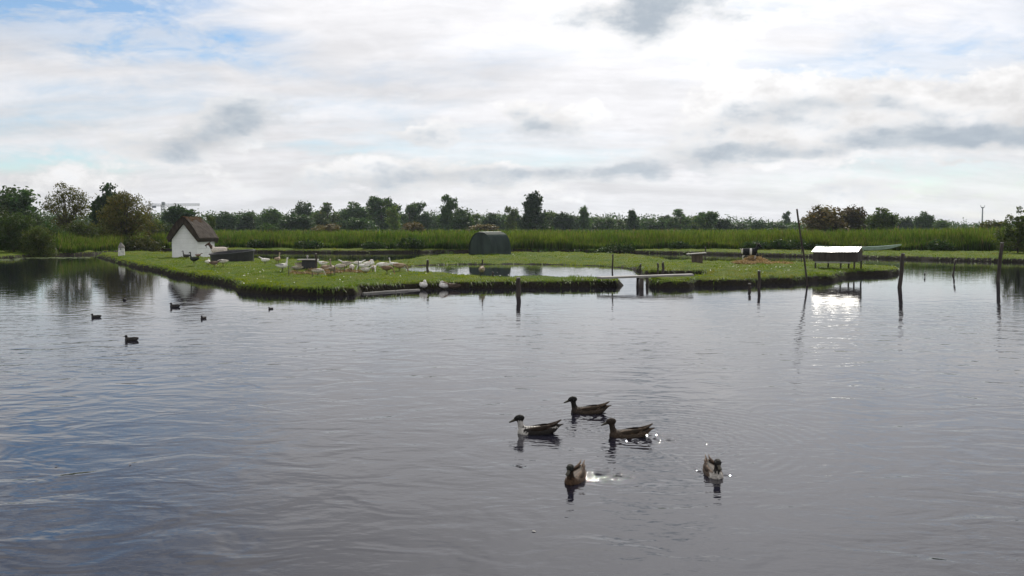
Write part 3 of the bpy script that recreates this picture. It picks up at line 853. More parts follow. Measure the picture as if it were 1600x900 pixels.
for k, (px, d, hh2, wd2, cc, lab) in enumerate(((128, 88, 2.6, 1.7, (.045, .062, .014), 'dark undergrowth bush below the airy tree'), (165, 92, 2.4, 1.5, (.062, .066, .014), 'olive undergrowth bush left of the olive tree trunk'),
                                                (222, 91, 2.3, 1.7, (.060, .066, .014), 'olive undergrowth bush right of the olive tree trunk'), (256, 104, 2.6, 1.6, (.040, .060, .015), 'dark bush just left of the thatched hut'),
                                                (62, 100, 3.6, 2.4, (.030, .050, .013), 'dark tall bush in the gap left of the airy tree'), (5, 92, 4.2, 2.6, (.034, .052, .013), 'tall dark bush filling the far left edge'))):
    near_tree('undergrowth_bush', px, d, hh2, [(0, 0, hh2 * .42, wd2, wd2 * .8, hh2 * .42), (-wd2 * .5, 0, hh2 * .55, wd2 * .6, wd2 * .6, hh2 * .36), (wd2 * .5, 0, hh2 * .45, wd2 * .65, wd2 * .6, hh2 * .38), (0, 0, hh2 * .75, wd2 * .5, wd2 * .5, hh2 * .25)],
              330, 14, .3, .13, cc, lab, 400 + k, .04, 18, 'bush')
for k, (px, d, s) in enumerate(((940, 87.6, .9), (902, 89, .8), (968, 86.6, 1.1), (1178, 84.5, .8), (1210, 84.2, .9), (580, 87.5, .7), (1245, 83.6, 1.0), (700, 87.6, .9), (850, 90, 1.0), (480, 88.6, .9), (1060, 86.9, .7), (640, 87.6, 1.1), (1465, 80, .9), (400, 91, .8))):
    near_tree('bank_shrub', px, d, 1.0, [(0, 0, .42 * s, 1.3 * s, .7, .50 * s), (.6, 0, .35 * s, .8, .6, .4 * s)], 120, 12, .22, .14, (.032, .060, .014),
              ['low dark shrub at the foot of reeds right of centre, left of the tall post', 'low dark shrub at the reed foot right of the green shelter', 'widest low dark shrub at the reed foot above the thin pond post',
               'low shrub at the reed foot above the black and white goat', 'low shrub at the reed foot between goat and leaning pole', 'low shrub at the reed foot above the flock of geese', 'low dark shrub at the reed foot behind the leaning pole',
               'low shrub at the reed foot left of the green shelter', 'broad low shrub at the reed foot right beside the green shelter', 'low shrub at the reed foot above the feeding tray', 'low shrub at the reed foot left of the wooden hutch', 'broad shrub at the reed foot above the pond left end', 'low shrub at the reed foot right of the punt', 'low shrub at the reed foot above the trough'][k], 300 + k, .02, 6, 'bush')

# ------------------------------------------------------------------ far landmarks
def lattice(bm, a, b, w, n, r):
    a, b = Vector(a), Vector(b); d = (b - a)
    t = d.normalized(); s = t.orthogonal().normalized(); u = t.cross(s)
    cs = [(s * sx + u * sy) * w / 2 for sx, sy in ((1, 1), (-1, 1), (-1, -1), (1, -1))]
    for c in cs: tube(bm, [a + c, b + c], r, 4)
    for i in range(n):
        for k in range(4):
            tube(bm, [a + d * (i / n) + cs[k], a + d * ((i + 1) / n) + cs[(k + 1) % 4]], r * .6, 3)


d = 520
cx = Q(256, d); zt = ZT(321, d); e = empty('tower_crane', (cx, d, .3))
bm = bmesh.new(); lattice(bm, (0, 0, 0), (0, 0, zt - .3), 1.2, 10, .16); link('mast', bm_mesh('mast', bm), M['steel'], e)
bm = bmesh.new(); lattice(bm, (0, 0, zt - .2), (20, 0, zt + .1), .9, 22, .09); link('jib', bm_mesh('jib', bm), M['steel'], e)
bm = bmesh.new(); lattice(bm, (0, 0, zt - .2), (-6, 0, zt), .9, 7, .09); link('counter_jib', bm_mesh('counter_jib', bm), M['steel'], e)
bm = bmesh.new(); box(bm, (-4.6, 0, zt - 1.1), (1.8, 1.2, 1.2), bevel=.1); link('counterweight', bm_mesh('counterweight', bm), M['roof_slate'], e)
bm = bmesh.new(); box(bm, (.4, 0, zt + .7), (1.6, 1.4, 1.7), bevel=.15); link('cab', bm_mesh('cab', bm), M['steel'], e)
tag(e, 'distant tower crane above the trees left of the thatched hut', 'crane')

d = 420
e = empty('lamp_mast', (Q(1533, d), d, .3)); zt = ZT(322, d)
bm = bmesh.new(); tube(bm, [(0, 0, 0), (0, 0, zt - 1.2)], [.42, .26], 8); link('pole', bm_mesh('pole', bm), M['steel'], e)
bm = bmesh.new(); tube(bm, [(0, 0, zt - 1.2), (0, 0, zt - .8)], [.6, .75], 8); link('head_ring', bm_mesh('head_ring', bm), M['steel'], e)
for s in (-1, 1):
    bm = bmesh.new(); tube(bm, [(0, 0, zt - 1.1), (s * .8, 0, zt - .6), (s * .9, 0, zt)], .12, 5); link('prong', bm_mesh('prong', bm), M['steel'], e)
tag(e, 'tall thin mast with forked head on the right horizon', 'mast')

d = 380
for k, (px0, px1, top, lab) in enumerate(((1488, 1512, 350.5, 'low slate roofed farm building on the right horizon, left of two'), (1508, 1526, 351, 'low slate roofed farm building on the right horizon, nearest the mast'))):
    w = (px1 - px0) / F * d; x = Q((px0 + px1) / 2, d); zt = ZT(top, d)
    e = empty('farm_building', (x, d + k * 6, .3))
    bm = bmesh.new(); box(bm, (0, 0, (zt - 1.6) / 2), (w * .96, 5, zt - 1.6)); link('wall', bm_mesh('wall', bm), M['white_board'], e)
    bm = bmesh.new(); q = [bm.verts.new(p) for p in ((-w / 2, -3, zt - 1.9), (w / 2, -3, zt - 1.9), (w / 2, 3, zt - 1.9), (-w / 2, 3, zt - 1.9), (-w / 2 * .96, 0, zt - .3), (w / 2 * .96, 0, zt - .3))]
    for fc in ((0, 1, 5, 4), (2, 3, 4, 5), (1, 2, 5), (3, 0, 4), (0, 3, 2, 1)): bm.faces.new([q[i] for i in fc])
    link('roof', bm_mesh('roof', bm), M['roof_slate'], e); tag(e, lab, 'building')

# ------------------------------------------------------------------ thatched hut
def ground_at(px, py):
    p = P(px, py, .34)
    for _ in range(3): p = P(px, py, gz(p.x, p.y))
    return p


p = ground_at(308, 403)
TH = R(25)
view = math.atan2(p.y, p.x)                       # direction camera -> hut
gn = view + math.pi - TH                          # direction the gable looks
hut = empty('thatched_hut', p, gn - R(-90))       # local -Y looks out of the gable, +X is the seen long side
Wd, Ln, EH, AH = 1.72, 2.6, 1.20, 2.25            # corner at local (0,0); body runs -X and +Y
NB = 7
for k in range(NB):                               # gable boards
    z0, z1 = AH * k / NB, AH * (k + 1) / NB - .004
    def half(z): return Wd / 2 if z <= EH else Wd / 2 * max(0, (AH - z)) / (AH - EH)
    bm = bmesh.new(); vs = []
    lv = [z0] + ([EH] if z0 < EH < z1 else []) + [z1]
    for yy_ in (0.0, .03):
        L_ = [bm.verts.new((-Wd / 2 - half(z), yy_, z)) for z in lv]; R_ = [bm.verts.new((-Wd / 2 + half(z) + 1e-4, yy_, z)) for z in lv]
        vs.append(L_ + R_[::-1])
    bm.faces.new(vs[0]); bm.faces.new(vs[1][::-1])
    for i in range(len(vs[0])): bm.faces.new((vs[0][i], vs[0][(i + 1) % len(vs[0])], vs[1][(i + 1) % len(vs[0])], vs[1][i]))
    bd = bm_mesh('board', bm); link('board', bd, M['white_board'], hut)
for k in range(4):                                # long side boards
    bm = bmesh.new(); h_ = EH / 4; box(bm, (.004, Ln / 2 + .02, h_ * (k + .5)), (.03, Ln - .04, h_ - .008)); link('board', bm_mesh('board', bm), M['white_board'], hut)
bm = bmesh.new(); box(bm, (-Wd / 2, Ln / 2 + .04, EH / 2), (Wd - .06, Ln - .1, EH)); link('wall_core', bm_mesh('wall_core', bm), M['wood_brown'], hut)
for (x, y) in ((.022, -.012), (.022, Ln)):
    bm = bmesh.new(); box(bm, (x, y, EH / 2 + .01), (.05, .05, EH)); link('corner_post', bm_mesh('corner_post', bm), M['white_board'], hut)
bm = bmesh.new()                                  # thatch: thick bent slab, rounded ridge, uneven skin
prof_o, prof_i = [], []
for k in range(25):
    t = -1 + 2 * k / 24
    zz = AH + .40 - (AH - EH + .29) * (abs(t) ** 1.6); xx = t * (Wd / 2 + .27)
    prof_o.append((xx, zz)); th = .24
    prof_i.append((t * (Wd / 2 + .15), min(zz - .10, EH + (AH - EH) * (1 - abs(t) * (Wd / 2 + .15) / (Wd / 2)) + .03)))
NS = 26
ring_o, ring_i = [], []
for j in range(NS + 1):
    y = -.22 + (Ln + .44) * j / NS
    sag = .03 * math.sin(j * .7) + random.uniform(-.02, .02)
    hip = -.20 * max(0, (j / NS - .8) / .2) ** 1.5
    ring_o.append([bm.verts.new((-Wd / 2 + x + random.uniform(-.018, .018), y, z + (sag + hip) * (1 - .5 * abs(x)) + random.uniform(-.015, .015))) for x, z in prof_o])
    ring_i.append([bm.verts.new((-Wd / 2 + x, y, z + hip * .8)) for x, z in prof_i])
for j in range(NS):
    for k in range(24):
        bm.faces.new((ring_o[j][k], ring_o[j][k + 1], ring_o[j + 1][k + 1], ring_o[j + 1][k]))
        bm.faces.new((ring_i[j][k], ring_i[j + 1][k], ring_i[j + 1][k + 1], ring_i[j][k + 1]))
    for k in (0, 24): bm.faces.new((ring_o[j][k], ring_o[j + 1][k], ring_i[j + 1][k], ring_i[j][k]))
for j in (0, NS):
    for k in range(24): bm.faces.new((ring_o[j][k], ring_o[j][k + 1], ring_i[j][k + 1], ring_i[j][k]))
roof = link('thatch_roof', bm_mesh('thatch_roof', bm, False), M['thatch'], hut)
bm = bmesh.new()
rg = []
for j in range(23):
    y = -.18 + (Ln + .28) * j / 22; row = []
    hip = -.20 * max(0, (j / 22 - .8) / .2) ** 1.5
    for k in range(11):
        t = -1 + 2 * k / 10
        row.append(bm.verts.new((-Wd / 2 + t * .44 + random.uniform(-.02, .02), y, AH + .46 + hip - .40 * abs(t) ** 1.7 + random.uniform(-.03, .05))))
    rg.append(row)
for j in range(22):
    for k in range(10): bm.faces.new((rg[j][k], rg[j][k + 1], rg[j + 1][k + 1], rg[j + 1][k]))
bmesh.ops.solidify(bm, geom=bm.faces[:], thickness=.08)
tag(link('moss_ridge', bm_mesh('moss_ridge', bm), M['moss'], roof), 'rusty brown mossy ridge of the thatch')
bm = bmesh.new()                                  # ragged straw ends along eaves, verge and over the skin
for k in range(900):
    j = random.choice([0, 0, random.randrange(NS + 1)]); t = random.uniform(-1, 1) if j == 0 else random.choice([-1, 1, random.uniform(-1, 1)])
    y = -.22 + (Ln + .44) * j / NS + random.uniform(-.05, .05) * (j > 0)
    z = AH + .40 - (AH - EH + .29) * (abs(t) ** 1.6); x = -Wd / 2 + t * (Wd / 2 + .27)
    if random.random() < .4 and j == 0: z -= random.uniform(0, .18)
    dr = Vector((math.copysign(.06, t) * random.uniform(.4, 1), -.05 * (j == 0) * random.uniform(.3, 1), -.10 * abs(t) * random.uniform(.5, 1.2)))
    p0 = Vector((x, y, z + .005)); sd = Vector((0, .012, .006)) if j else Vector((.012, 0, .008))
    bm.faces.new([bm.verts.new(q) for q in (p0 - sd, p0 + sd, p0 + dr)])
fr = link('straw_ends', bm_mesh('straw_ends', bm), M['thatch'], roof); tag(fr, kind='stuff')
tag(hut, 'small white boarded hut with brown thatched roof', 'hut')

# ornamental tower
p = ground_at(190, 400)
e = empty('ornamental_tower', p, 0, .88)
bm = bmesh.new(); tube(bm, [(0, 0, -.02), (0, 0, .3), (0, 0, .68)], [.27, .25, .22], 14); link('tower', bm_mesh('tower', bm), material('limewash', (.58, .58, .56), .8, .25, 5), e)
bm = bmesh.new(); tube(bm, [(0, 0, .66), (0, 0, .72), (-.03, 0, .95), (-.05, 0, 1.08)], [.27, .26, .13, .04], 12); link('cap', bm_mesh('cap', bm), M['grey_cap'], e)
bm = bmesh.new(); box(bm, (.03, -.235, .56), (.08, .03, .09)); link('window', bm_mesh('window', bm), M['dark_plastic'], e)
bm = bmesh.new(); tube(bm, [(.02, -.15, .95), (.06, -.2, 1.16)], .012, 5); link('spindle', bm_mesh('spindle', bm), M['dark_plastic'], e)
tag(e, 'small white ornamental tower with grey pointed cap on the left tip', 'garden ornament')

# ------------------------------------------------------------------ green shelter
p = ground_at(766, 397)
sh = empty('arched_shelter', p, math.atan2(p.y, p.x) + R(90) - R(38))
# local: -Y gable end looks to the left front, arch across X, length along Y ; turned so gable shows at left
RX, RZ, LL = 1.06, 1.60, 2.25
def arch(t, rx=RX, rz=RZ):
    a = math.pi * t
    return (-rx * math.copysign(abs(math.cos(a)) ** .80, math.cos(a)), rz * abs(math.sin(a)) ** .80)
NSH = 4
for s in range(NSH):                                # overlapping corrugated sheets along the length
    bm = bmesh.new(); rows = []
    y0, y1 = -LL / 2 + LL * s / NSH, -LL / 2 + LL * (s + 1) / NSH + .04
    for j in range(19):
        y = y0 + (y1 - y0) * j / 18; cor = .026 * math.sin(j / 18 * 6 * 2 * math.pi) + .006 * (s % 2)
        rows.append([bm.verts.new((arch(k / 28)[0] * (1 + cor), y, arch(k / 28)[1] * (1 + cor) - .02)) for k in range(29)])
    for q, w in zip(rows[:-1], rows[1:]):
        for k in range(28): bm.faces.new((q[k], q[k + 1], w[k + 1], w[k]))
    bmesh.ops.solidify(bm, geom=bm.faces[:], thickness=.008)
    link('corrugated_sheet', bm_mesh('corrugated_sheet', bm, True), M['green_sheet'], sh)
for y, nm in ((-LL / 2 + .05, 'end_panel'), (LL / 2 - .05, 'end_panel')):
    for (a, b_) in ((0, 14), (14, 28)):
        bm = bmesh.new(); g = .012 if a else -.012
        top = [arch(k / 28, RX * .98, RZ * .98) for k in range(a, b_ + 1)]
        vs = [bm.verts.new((x + (g if abs(x) < .05 else 0), y + (.012 if a else 0), z)) for x, z in top]
        vs += [bm.verts.new((g, y, -.02))] if True else []
        if a == 0:
            fc = bm.faces.new(vs)
        else:
            fc = bm.faces.new([vs[-1]] + vs[:-1])
        bmesh.ops.solidify(bm, geom=[fc], thickness=.02)
        link(nm, bm_mesh(nm, bm), M['green_sheet'], sh)
bm = bmesh.new(); box(bm, (0, -LL / 2 - .005, .72), (.05, .04, 1.44), bevel=.008); link('door_post', bm_mesh('door_post', bm), M['dark_plastic'], sh)
bm = bmesh.new(); box(bm, (0, 0, RZ + .012), (.34, LL + .02, .03), bevel=.01); link('ridge_cap', bm_mesh('ridge_cap', bm), M['metal_roof'], sh)
tag(sh, 'dark green arched corrugated shelter on the grass behind the pond', 'shelter')

# ------------------------------------------------------------------ trough
p = ground_at(363, 411); p.y += 1.0; p.x = Q(363, p.y)
tr = empty('water_trough', (p.x, p.y, gz(p.x, p.y) + .02), R(-4)); tr.rotation_euler.x = R(4.5)
def oval(n, rx, ry, z): return [(rx * math.cos(6.28318 * k / n), ry * math.sin(6.28318 * k / n), z) for k in range(n)]
bm = bmesh.new(); n = 48
prof = [(1.22, .95, -.12), (1.27, .99, .40), (1.33, 1.04, .41), (1.33, 1.04, .46), (1.25, .97, .46), (1.20, .93, .36), (1.16, .88, .06)]
rs = [[bm.verts.new((x, y, z + (.07 * x if z > .3 else 0))) for x, y, z in oval(n, a, b_, z)] for a, b_, z in prof]
for q, w in zip(rs[:-1], rs[1:]):
    for k in range(n): bm.faces.new((q[k], q[(k + 1) % n], w[(k + 1) % n], w[k]))
bm.faces.new(rs[-1])
link('tub', bm_mesh('tub', bm, False), M['dark_plastic'], tr)
bm = bmesh.new(); fs = bm.faces.new([bm.verts.new(q) for q in oval(n, 1.19, .915, .30)]); link('trough_water', bm_mesh('trough_water', bm), bpy.data.materials['pond_water'], tr)
tag(tr, 'big dark oval water trough on the grass beside the hut', 'trough')

# ------------------------------------------------------------------ feeding stand, fence, hutch
p = ground_at(484, 420)
e = empty('feeding_stand', p, R(6))
bm = bmesh.new(); box(bm, (0, 0, .19), (.66, .5, .42), bevel=.01); link('box', bm_mesh('box', bm), M['dark_plastic'], e)
bm = bmesh.new(); box(bm, (-.08, 0, .425), (.98, .62, .05), bevel=.015); link('tray', bm_mesh('tray', bm), M['wood_grey'], e)
bm = bmesh.new(); tube(bm, [(-.1, 0, .45), (-.1, 0, .55), (-.1, 0, .58), (-.1, 0, .64)], [.035, .03, .06, .02], 8); link('knob', bm_mesh('knob', bm), M['wood_grey'], e)
tag(e, 'low dark box with a pale flat tray among the geese', 'feeder')


def post(name, px, top, base, z0, label, r=.05, lean=(0, 0), cat='post', group=None, mat='wood_old', top_px=None, sink=.25):
    """round weathered stake; base row seen at height z0 (None = on the turf)"""
    p = ground_at(px, base) if z0 is None else P(px, base, z0)
    h = ZT(top, p.y) - p.z
    e = empty(name, p)
    tx = (Q(top_px, p.y) - p.x) if top_px is not None else lean[0]
    bm = bmesh.new()
    n = 6
    pts_ = [(tx * (t) + .012 * math.sin(7 * t + px), lean[1] * t, t * h) for t in [-sink / h] + [k / n for k in range(n + 1)]]
    tube(bm, pts_, [r * (1.05 - .1 * k / n) for k in range(n + 2)], 9, .07)
    me = bm_mesh('stake', bm, True)
    o = link('stake', me, M[mat], e)
    bm = bmesh.new()
    tube(bm, [(tx, lean[1], h - .02), (tx, lean[1], h + .012)], [r * .98, r * .8], 9, .1); link('cut_top', bm_mesh('cut_top', bm), M['wood_grey'], e)
    tag(e, label, cat, group)
    return e


post('stake', 494, 396, 421, None, 'short stake rising behind the feeding tray', .045)
post('stake', 668, 406, 426, None, 'short dark stake at the near shore left end of the inner pond', .055)
post('stake', 770, 425, 433, None, 'stubby little stake on the strip right of the upright goose', .04)
post('stake', 957, 397, 437, 0., 'tall thin stake in the inner pond beside the footbridge', .035, sink=.5)
post('stake', 810, 434, 463.5, 0., 'thick dark post in the water before the strip, centre', .075, sink=.6)
post('stake', 1028, 411, 424, None, 'left short stake of the three behind the footbridge', .045)
post('stake', 1036, 409, 424.5, None, 'middle stake of the three behind the footbridge', .06)
post('stake', 1057, 410, 426, None, 'right stake of the three behind the footbridge', .06)
post('stake', 1097, 414, 425, None, 'thick leaning stump at the bank below the hutch', .09, top_px=1101)
post('stake', 1000, 412, 428, 0., 'crooked short stake in the channel end of the inner pond', .05, top_px=1001, sink=.5)
post('stake', 1102, 386, 407, None, 'dark stake standing against the right side of the hutch', .035)
post('stake', 1171, 443, 456, 0., 'shorter of two dark stakes in the water below the goat', .055, sink=.6)
post('stake', 1186, 423, 450, 0., 'taller of two dark stakes in the water below the goat', .055, sink=.6)
post('leaning_pole', 1262, 327, 447, 0., 'long thin pole leaning left out of the water', .038, top_px=1244, sink=.5, cat='pole')
post('thin_stake', 1252, 384, 409, None, 'slim upright stake behind the long leaning pole', .02, cat='post')
post('stake', 1406, 396, 449, 0., 'dark post leaning right, at the tip of the right bank', .075, top_px=1411, sink=.6)
post('stake', 1489, 405, 430, 0., 'thinnest slanted stake in open water at right', .045, top_px=1494, sink=.6)
post('stake', 1559, 379, 440, 0., 'tallest crooked post in the water near the right edge', .075, top_px=1565, sink=.6)
post('stake', 1445, 426, 433, 0., 'tiny stub sticking out of the water at right', .035, sink=.5)

# wire fence around the feeding place
fp = [(451, 415, 432), (488, 424, 434), (523, 415, 431), (538, 415, 429), (560, 404, 424)]
base0 = ground_at(451, 432); e = empty('wire_fence', base0)
tops = []
for (px, t, b_) in fp:
    q = ground_at(px, b_); h = ZT(t, q.y) - q.z
    bm = bmesh.new(); tube(bm, [(q.x, q.y, q.z - .15), (q.x + .01, q.y, q.z + h)], .018, 6)
    o = link('fence_post', bm_mesh('fence_post', bm), M['wire'], e); o.location = -Vector(base0); tops.append((q, h))
for lev in (.55, .92):
    bm = bmesh.new()
    tube(bm, [(q.x, q.y - .02, q.z + min(h, .55) * lev) for q, h in tops], .006, 4)
    o = link('wire', bm_mesh('wire', bm), M['wire'], e); o.location = -Vector(base0)
tag(e, 'low thin wire fence around the feeding place of the geese', 'fence')

# hutch with flat lid
p = ground_at(1089, 413)
e = empty('wooden_hutch', p, R(-8)); s = p.y / F
hw, hh_ = 17 * s, 16 * s
for k in range(5):
    bm = bmesh.new(); box(bm, (-hw / 2 + hw * (k + .5) / 5, -.25, hh_ / 2), (hw / 5 - .012, .03, hh_ - .02)); link('plank', bm_mesh('plank', bm), M['wood_brown'], e)
bm = bmesh.new(); box(bm, (0, .02, hh_ / 2 - .01), (hw - .03, .5, hh_ - .03)); link('box', bm_mesh('box', bm), M['wood_brown'], e)
bm = bmesh.new(); box(bm, (-.04, -.02, hh_ + .03), (30 * s, .8, .05), Matrix.Rotation(R(-4), 3, 'Y'), bevel=.01); link('lid', bm_mesh('lid', bm), M['wood_grey'], e)
bm = bmesh.new(); box(bm, (-.02, -.03, .0), (29 * s, .75, .04)); link('base_board', bm_mesh('base_board', bm), M['wood_grey'], e)
tag(e, 'small wooden hutch with overhanging flat lid on the right island', 'hutch')

# plank footbridge
a = P(936, 434.2, .36); b_ = P(1082, 429.5, .44)
e = empty('plank_footbridge', ((a.x + b_.x) / 2, (a.y + b_.y) / 2, 0), math.atan2(b_.y - a.y, b_.x - a.x))
Lb = (b_ - a).length
for k in (-1, 1):
    bm = bmesh.new(); box(bm, (0, k * .115, .405), (Lb + k * .06, .21, .075), Matrix.Rotation(-math.atan2(b_.z - a.z, Lb), 3, 'Y'), bevel=.008)
    link('deck_board', bm_mesh('deck_board', bm), M['wood_grey'], e)
inv = Matrix.Rotation(-e.rotation_euler.z, 3, 'Z')
for (px, by, top, r_) in ((1002, 449.5, .36, .10), (996, 447.5, .35, .055), (1011, 446.5, .36, .055)):
    q = inv @ (P(px, by) - Vector(e.location)); bm = bmesh.new()
    tube(bm, [(q.x, q.y, -.7), (q.x, q.y, .0), (q.x + .01, q.y, top)], [r_, r_, r_ * .92], 9, .06); link('support_post', bm_mesh('support_post', bm, True), M['wood_old'], e)
tag(e, 'pale grey plank footbridge over the channel between the islands', 'footbridge')

# metal roofed box on stilts
d = 46.5
bx_ = empty('stilted_box', (Q(1309, d), d, 0.0), R(-33)); s = d / F
zb, zr, zt_ = ZT(408, d), ZT(392.5, d), ZT(386.3, d)
bw, bd_ = 68 * s, 1.00
for k in range(7):
    bm = bmesh.new(); box(bm, (-bw / 2 + bw * (k + .5) / 7, -bd_ / 2, (zb + zr) / 2), (bw / 7 - .02, .025, zr - zb)); link('plank', bm_mesh('plank', bm), M['wood_old'], bx_)
bm = bmesh.new(); box(bm, (0, .02, (zb + zr) / 2), (bw - .03, bd_ - .06, zr - zb - .02)); link('box', bm_mesh('box', bm), M['wood_old'], bx_)
bm = bmesh.new()
tri = [(-bd_ / 2 - .02, zr), (bd_ / 2, zr), (.12, zt_ - .03)]
A_ = [bm.verts.new((bw / 2 - .02, y, z)) for y, z in tri]; B_ = [bm.verts.new((bw / 2 - .06, y, z)) for y, z in tri]
bm.faces.new(A_); bm.faces.new(B_[::-1])
for i in range(3): bm.faces.new((A_[i], A_[(i + 1) % 3], B_[(i + 1) % 3], B_[i]))
link('gable_board', bm_mesh('gable_board', bm), M['wood_brown'], bx_)
for (y0, z0, y1, z1, nm) in ((-bd_ / 2 - .08, zr - .015, .12, zt_ + .02, 'roof_sheet'), (.12, zt_ + .02, bd_ / 2 + .1, zr - .02, 'roof_sheet')):
    bm = bmesh.new(); q = [bm.verts.new(v_) for v_ in ((-bw / 2 - .05, y0, z0), (bw / 2 + .02, y0, z0), (bw / 2 + .02, y1, z1), (-bw / 2 - .05, y1, z1))]
    fc = bm.faces.new(q); bmesh.ops.subdivide_edges(bm, edges=bm.edges[:], cuts=31, use_grid_fill=True)
    for v_ in bm.verts: v_.co.z += .010 * math.sin(v_.co.x * 42) + .012 * math.sin(v_.co.x * 2.1 + v_.co.y)
    bmesh.ops.solidify(bm, geom=bm.faces[:], thickness=.012)
    link(nm, bm_mesh(nm, bm, False), M['metal_roof'], bx_)
for (x, y, zf) in ((.42 * bw, -bd_ / 2 + .05, -.6), (.47 * bw, bd_ / 2 - .05, -.6), (.12 * bw, -bd_ / 2 + .06, -.6), (.2 * bw, bd_ / 2 - .1, -.4), (-.45 * bw, -bd_ / 2 + .06, .15), (-.27 * bw, bd_ / 2 - .06, .15)):
    bm = bmesh.new(); tube(bm, [(x, y, zf), (x, y, .2), (x + .01, y, zb + .03)], .04, 7, .05); link('leg', bm_mesh('leg', bm), M['wood_old'], bx_)
bm = bmesh.new(); box(bm, (-.1, -bd_ / 2 - .03, zb - .05), (bw * .8, .05, .06)); link('rail', bm_mesh('rail', bm), M['wood_grey'], bx_)
tag(bx_, 'dark plank box on stilts with shining sheet metal roof', 'shed')

# punt drawn up on the far bank
d = 80.0
x0, x1 = Q(1274, d), Q(1408, d)
pz = gz((x0 + x1) / 2, d)
e = empty('punt', ((x0 + x1) / 2, d, pz), R(1)); L_ = x1 - x0
bm = bmesh.new(); rs = []
for k in range(21):
    t = -1 + k / 10; w = .46 * (1 - .86 * abs(t) ** 2.4); sheer = .22 * max(0, t) ** 2.0 + .18 * max(0, -t) ** 3; kl = .02 + .40 * abs(t) ** 3.2
    x = t * L_ / 2; zt_ = .30 + sheer
    rs.append([bm.verts.new((x, -w, zt_)), bm.verts.new((x, -w * .72, kl)), bm.verts.new((x, w * .72, kl)), bm.verts.new((x, w, zt_)), bm.verts.new((x, w * .88, zt_)), bm.verts.new((x, w * .62, kl + .05)), bm.verts.new((x, -w * .62, kl + .05)), bm.verts.new((x, -w * .88, zt_))])
for q, w in zip(rs[:-1], rs[1:]):
    for k in range(8): bm.faces.new((q[k], q[(k + 1) % 8], w[(k + 1) % 8], w[k]))
bm.faces.new(rs[0]); bm.faces.new(rs[-1][::-1])
link('hull', bm_mesh('hull', bm), M['boat_green'], e)
for t in (-.5, .1, .6):
    bm = bmesh.new(); box(bm, (t * L_ / 2, 0, .31), (.22, .74, .03)); link('thwart', bm_mesh('thwart', bm), M['wood_grey'], e)
tag(e, 'long pale green punt lying on the far bank behind the stilted box', 'boat')

# stray board, then a pale strip added for the glint along the waterline
p = P(1212, 437.5, .10); e = empty('broken_board', p, R(25))
bm = bmesh.new(); box(bm, (0, 0, .08), (.62, .16, .03), Matrix.Rotation(R(14), 3, 'Y'), bevel=.004); link('board', bm_mesh('board', bm), M['wood_grey'], e)
bm = bmesh.new(); box(bm, (-.02, -.12, .0), (.45, .07, .03), Matrix.Rotation(R(-10), 3, 'Y'), bevel=.004); link('splinter', bm_mesh('splinter', bm), M['wood_grey'], e)
tag(e, 'broken grey board lying on the bank left of the leaning pole', 'board')
a, b_ = P(568, 459.3), P(655, 453.3)
e = empty('waterline_glint', ((a.x + b_.x) / 2, (a.y + b_.y) / 2, .025), math.atan2(b_.y - a.y, b_.x - a.x))
bm = bmesh.new()
for k in range(9): box(bm, ((-.5 + (k + .5) / 9) * (b_ - a).length, random.uniform(-.015, .015), random.uniform(-.008, .006)), ((b_ - a).length / 9 + .01, .10, .045))
link('board', bm_mesh('board', bm), M['wood_grey'], e)  # glint of the waterline, put in as pale solid pieces
tag(e, 'narrow pale strip standing in for the glint along the waterline at the bank notch', 'board')


# ------------------------------------------------------------------ straw, daisies, floating weed
def strands(n, cx, cy, rx, ry, hgt, seed, ln=.3):
    r = np.random.default_rng(seed); a = r.uniform(0, 6.28, n); q = np.sqrt(r.uniform(0, 1, n))
    x = cx + np.cos(a) * q * rx; y = cy + np.sin(a) * q * ry
    z, _ = height(np.column_stack([x, y])); z = z + hgt * np.clip(1 - q ** 1.3, 0, 1) * r.uniform(.3, 1, n) + .02
    t = r.uniform(0, 6.28, n); l = r.uniform(.4, 1, n) * ln / 2; w = .012
    dv = np.column_stack([np.cos(t) * l, np.sin(t) * l, r.normal(0, .05, n)]); sv = np.column_stack([-np.sin(t) * w, np.cos(t) * w, np.full(n, w * .8)])
    c = np.column_stack([x, y, z])
    v = np.stack([c - dv - sv, c + dv - sv, c + dv + sv, c - dv + sv], 1).reshape(-1, 3)
    col = np.repeat(np.array([.36, .25, .135])[None] * r.uniform(.6, 1.35, n)[:, None], 4, 0)
    return v, np.arange(n * 4).reshape(-1, 4), col


p = ground_at(1182, 409); q = ground_at(1192, 412)
v1, f1, c1 = strands(2600, Q(1180, p.y), p.y, .75, .7, .32, 41)
v2, f2, c2 = strands(2200, Q(1194, q.y), q.y + .2, 1.65, .9, .05, 42)
v, f, c = np.vstack([v1, v2]), np.vstack([f1, f2 + len(v1)]), np.vstack([c1, c2])
tag(link('straw_heap', np_mesh('straw_heap', v, f, c), leaf_material('straw_strand', .2, objvar=0.)), 'loose reddish straw heap at the feet of the black and white goat', 'straw', kind='stuff')
v, f, c = [], [], []
off = 0
for (px, py, rx, ry, n, sd) in ((485, 429, .9, .45, 900, 43), (545, 425, 1.0, .6, 1300, 44), (505, 427, .8, .4, 500, 45)):
    p = ground_at(px, py); a_, b2, c_ = strands(n, p.x, p.y, rx, ry, .02, sd, .2)
    v.append(a_); f.append(b2 + off); c.append(c_ * .75); off += len(a_)
tag(link('trodden_straw', np_mesh('trodden_straw', np.vstack(v), np.vstack(f), np.vstack(c)), bpy.data.materials['straw_strand']), 'thin brown trodden straw on the ground among the geese', 'straw', kind='stuff')

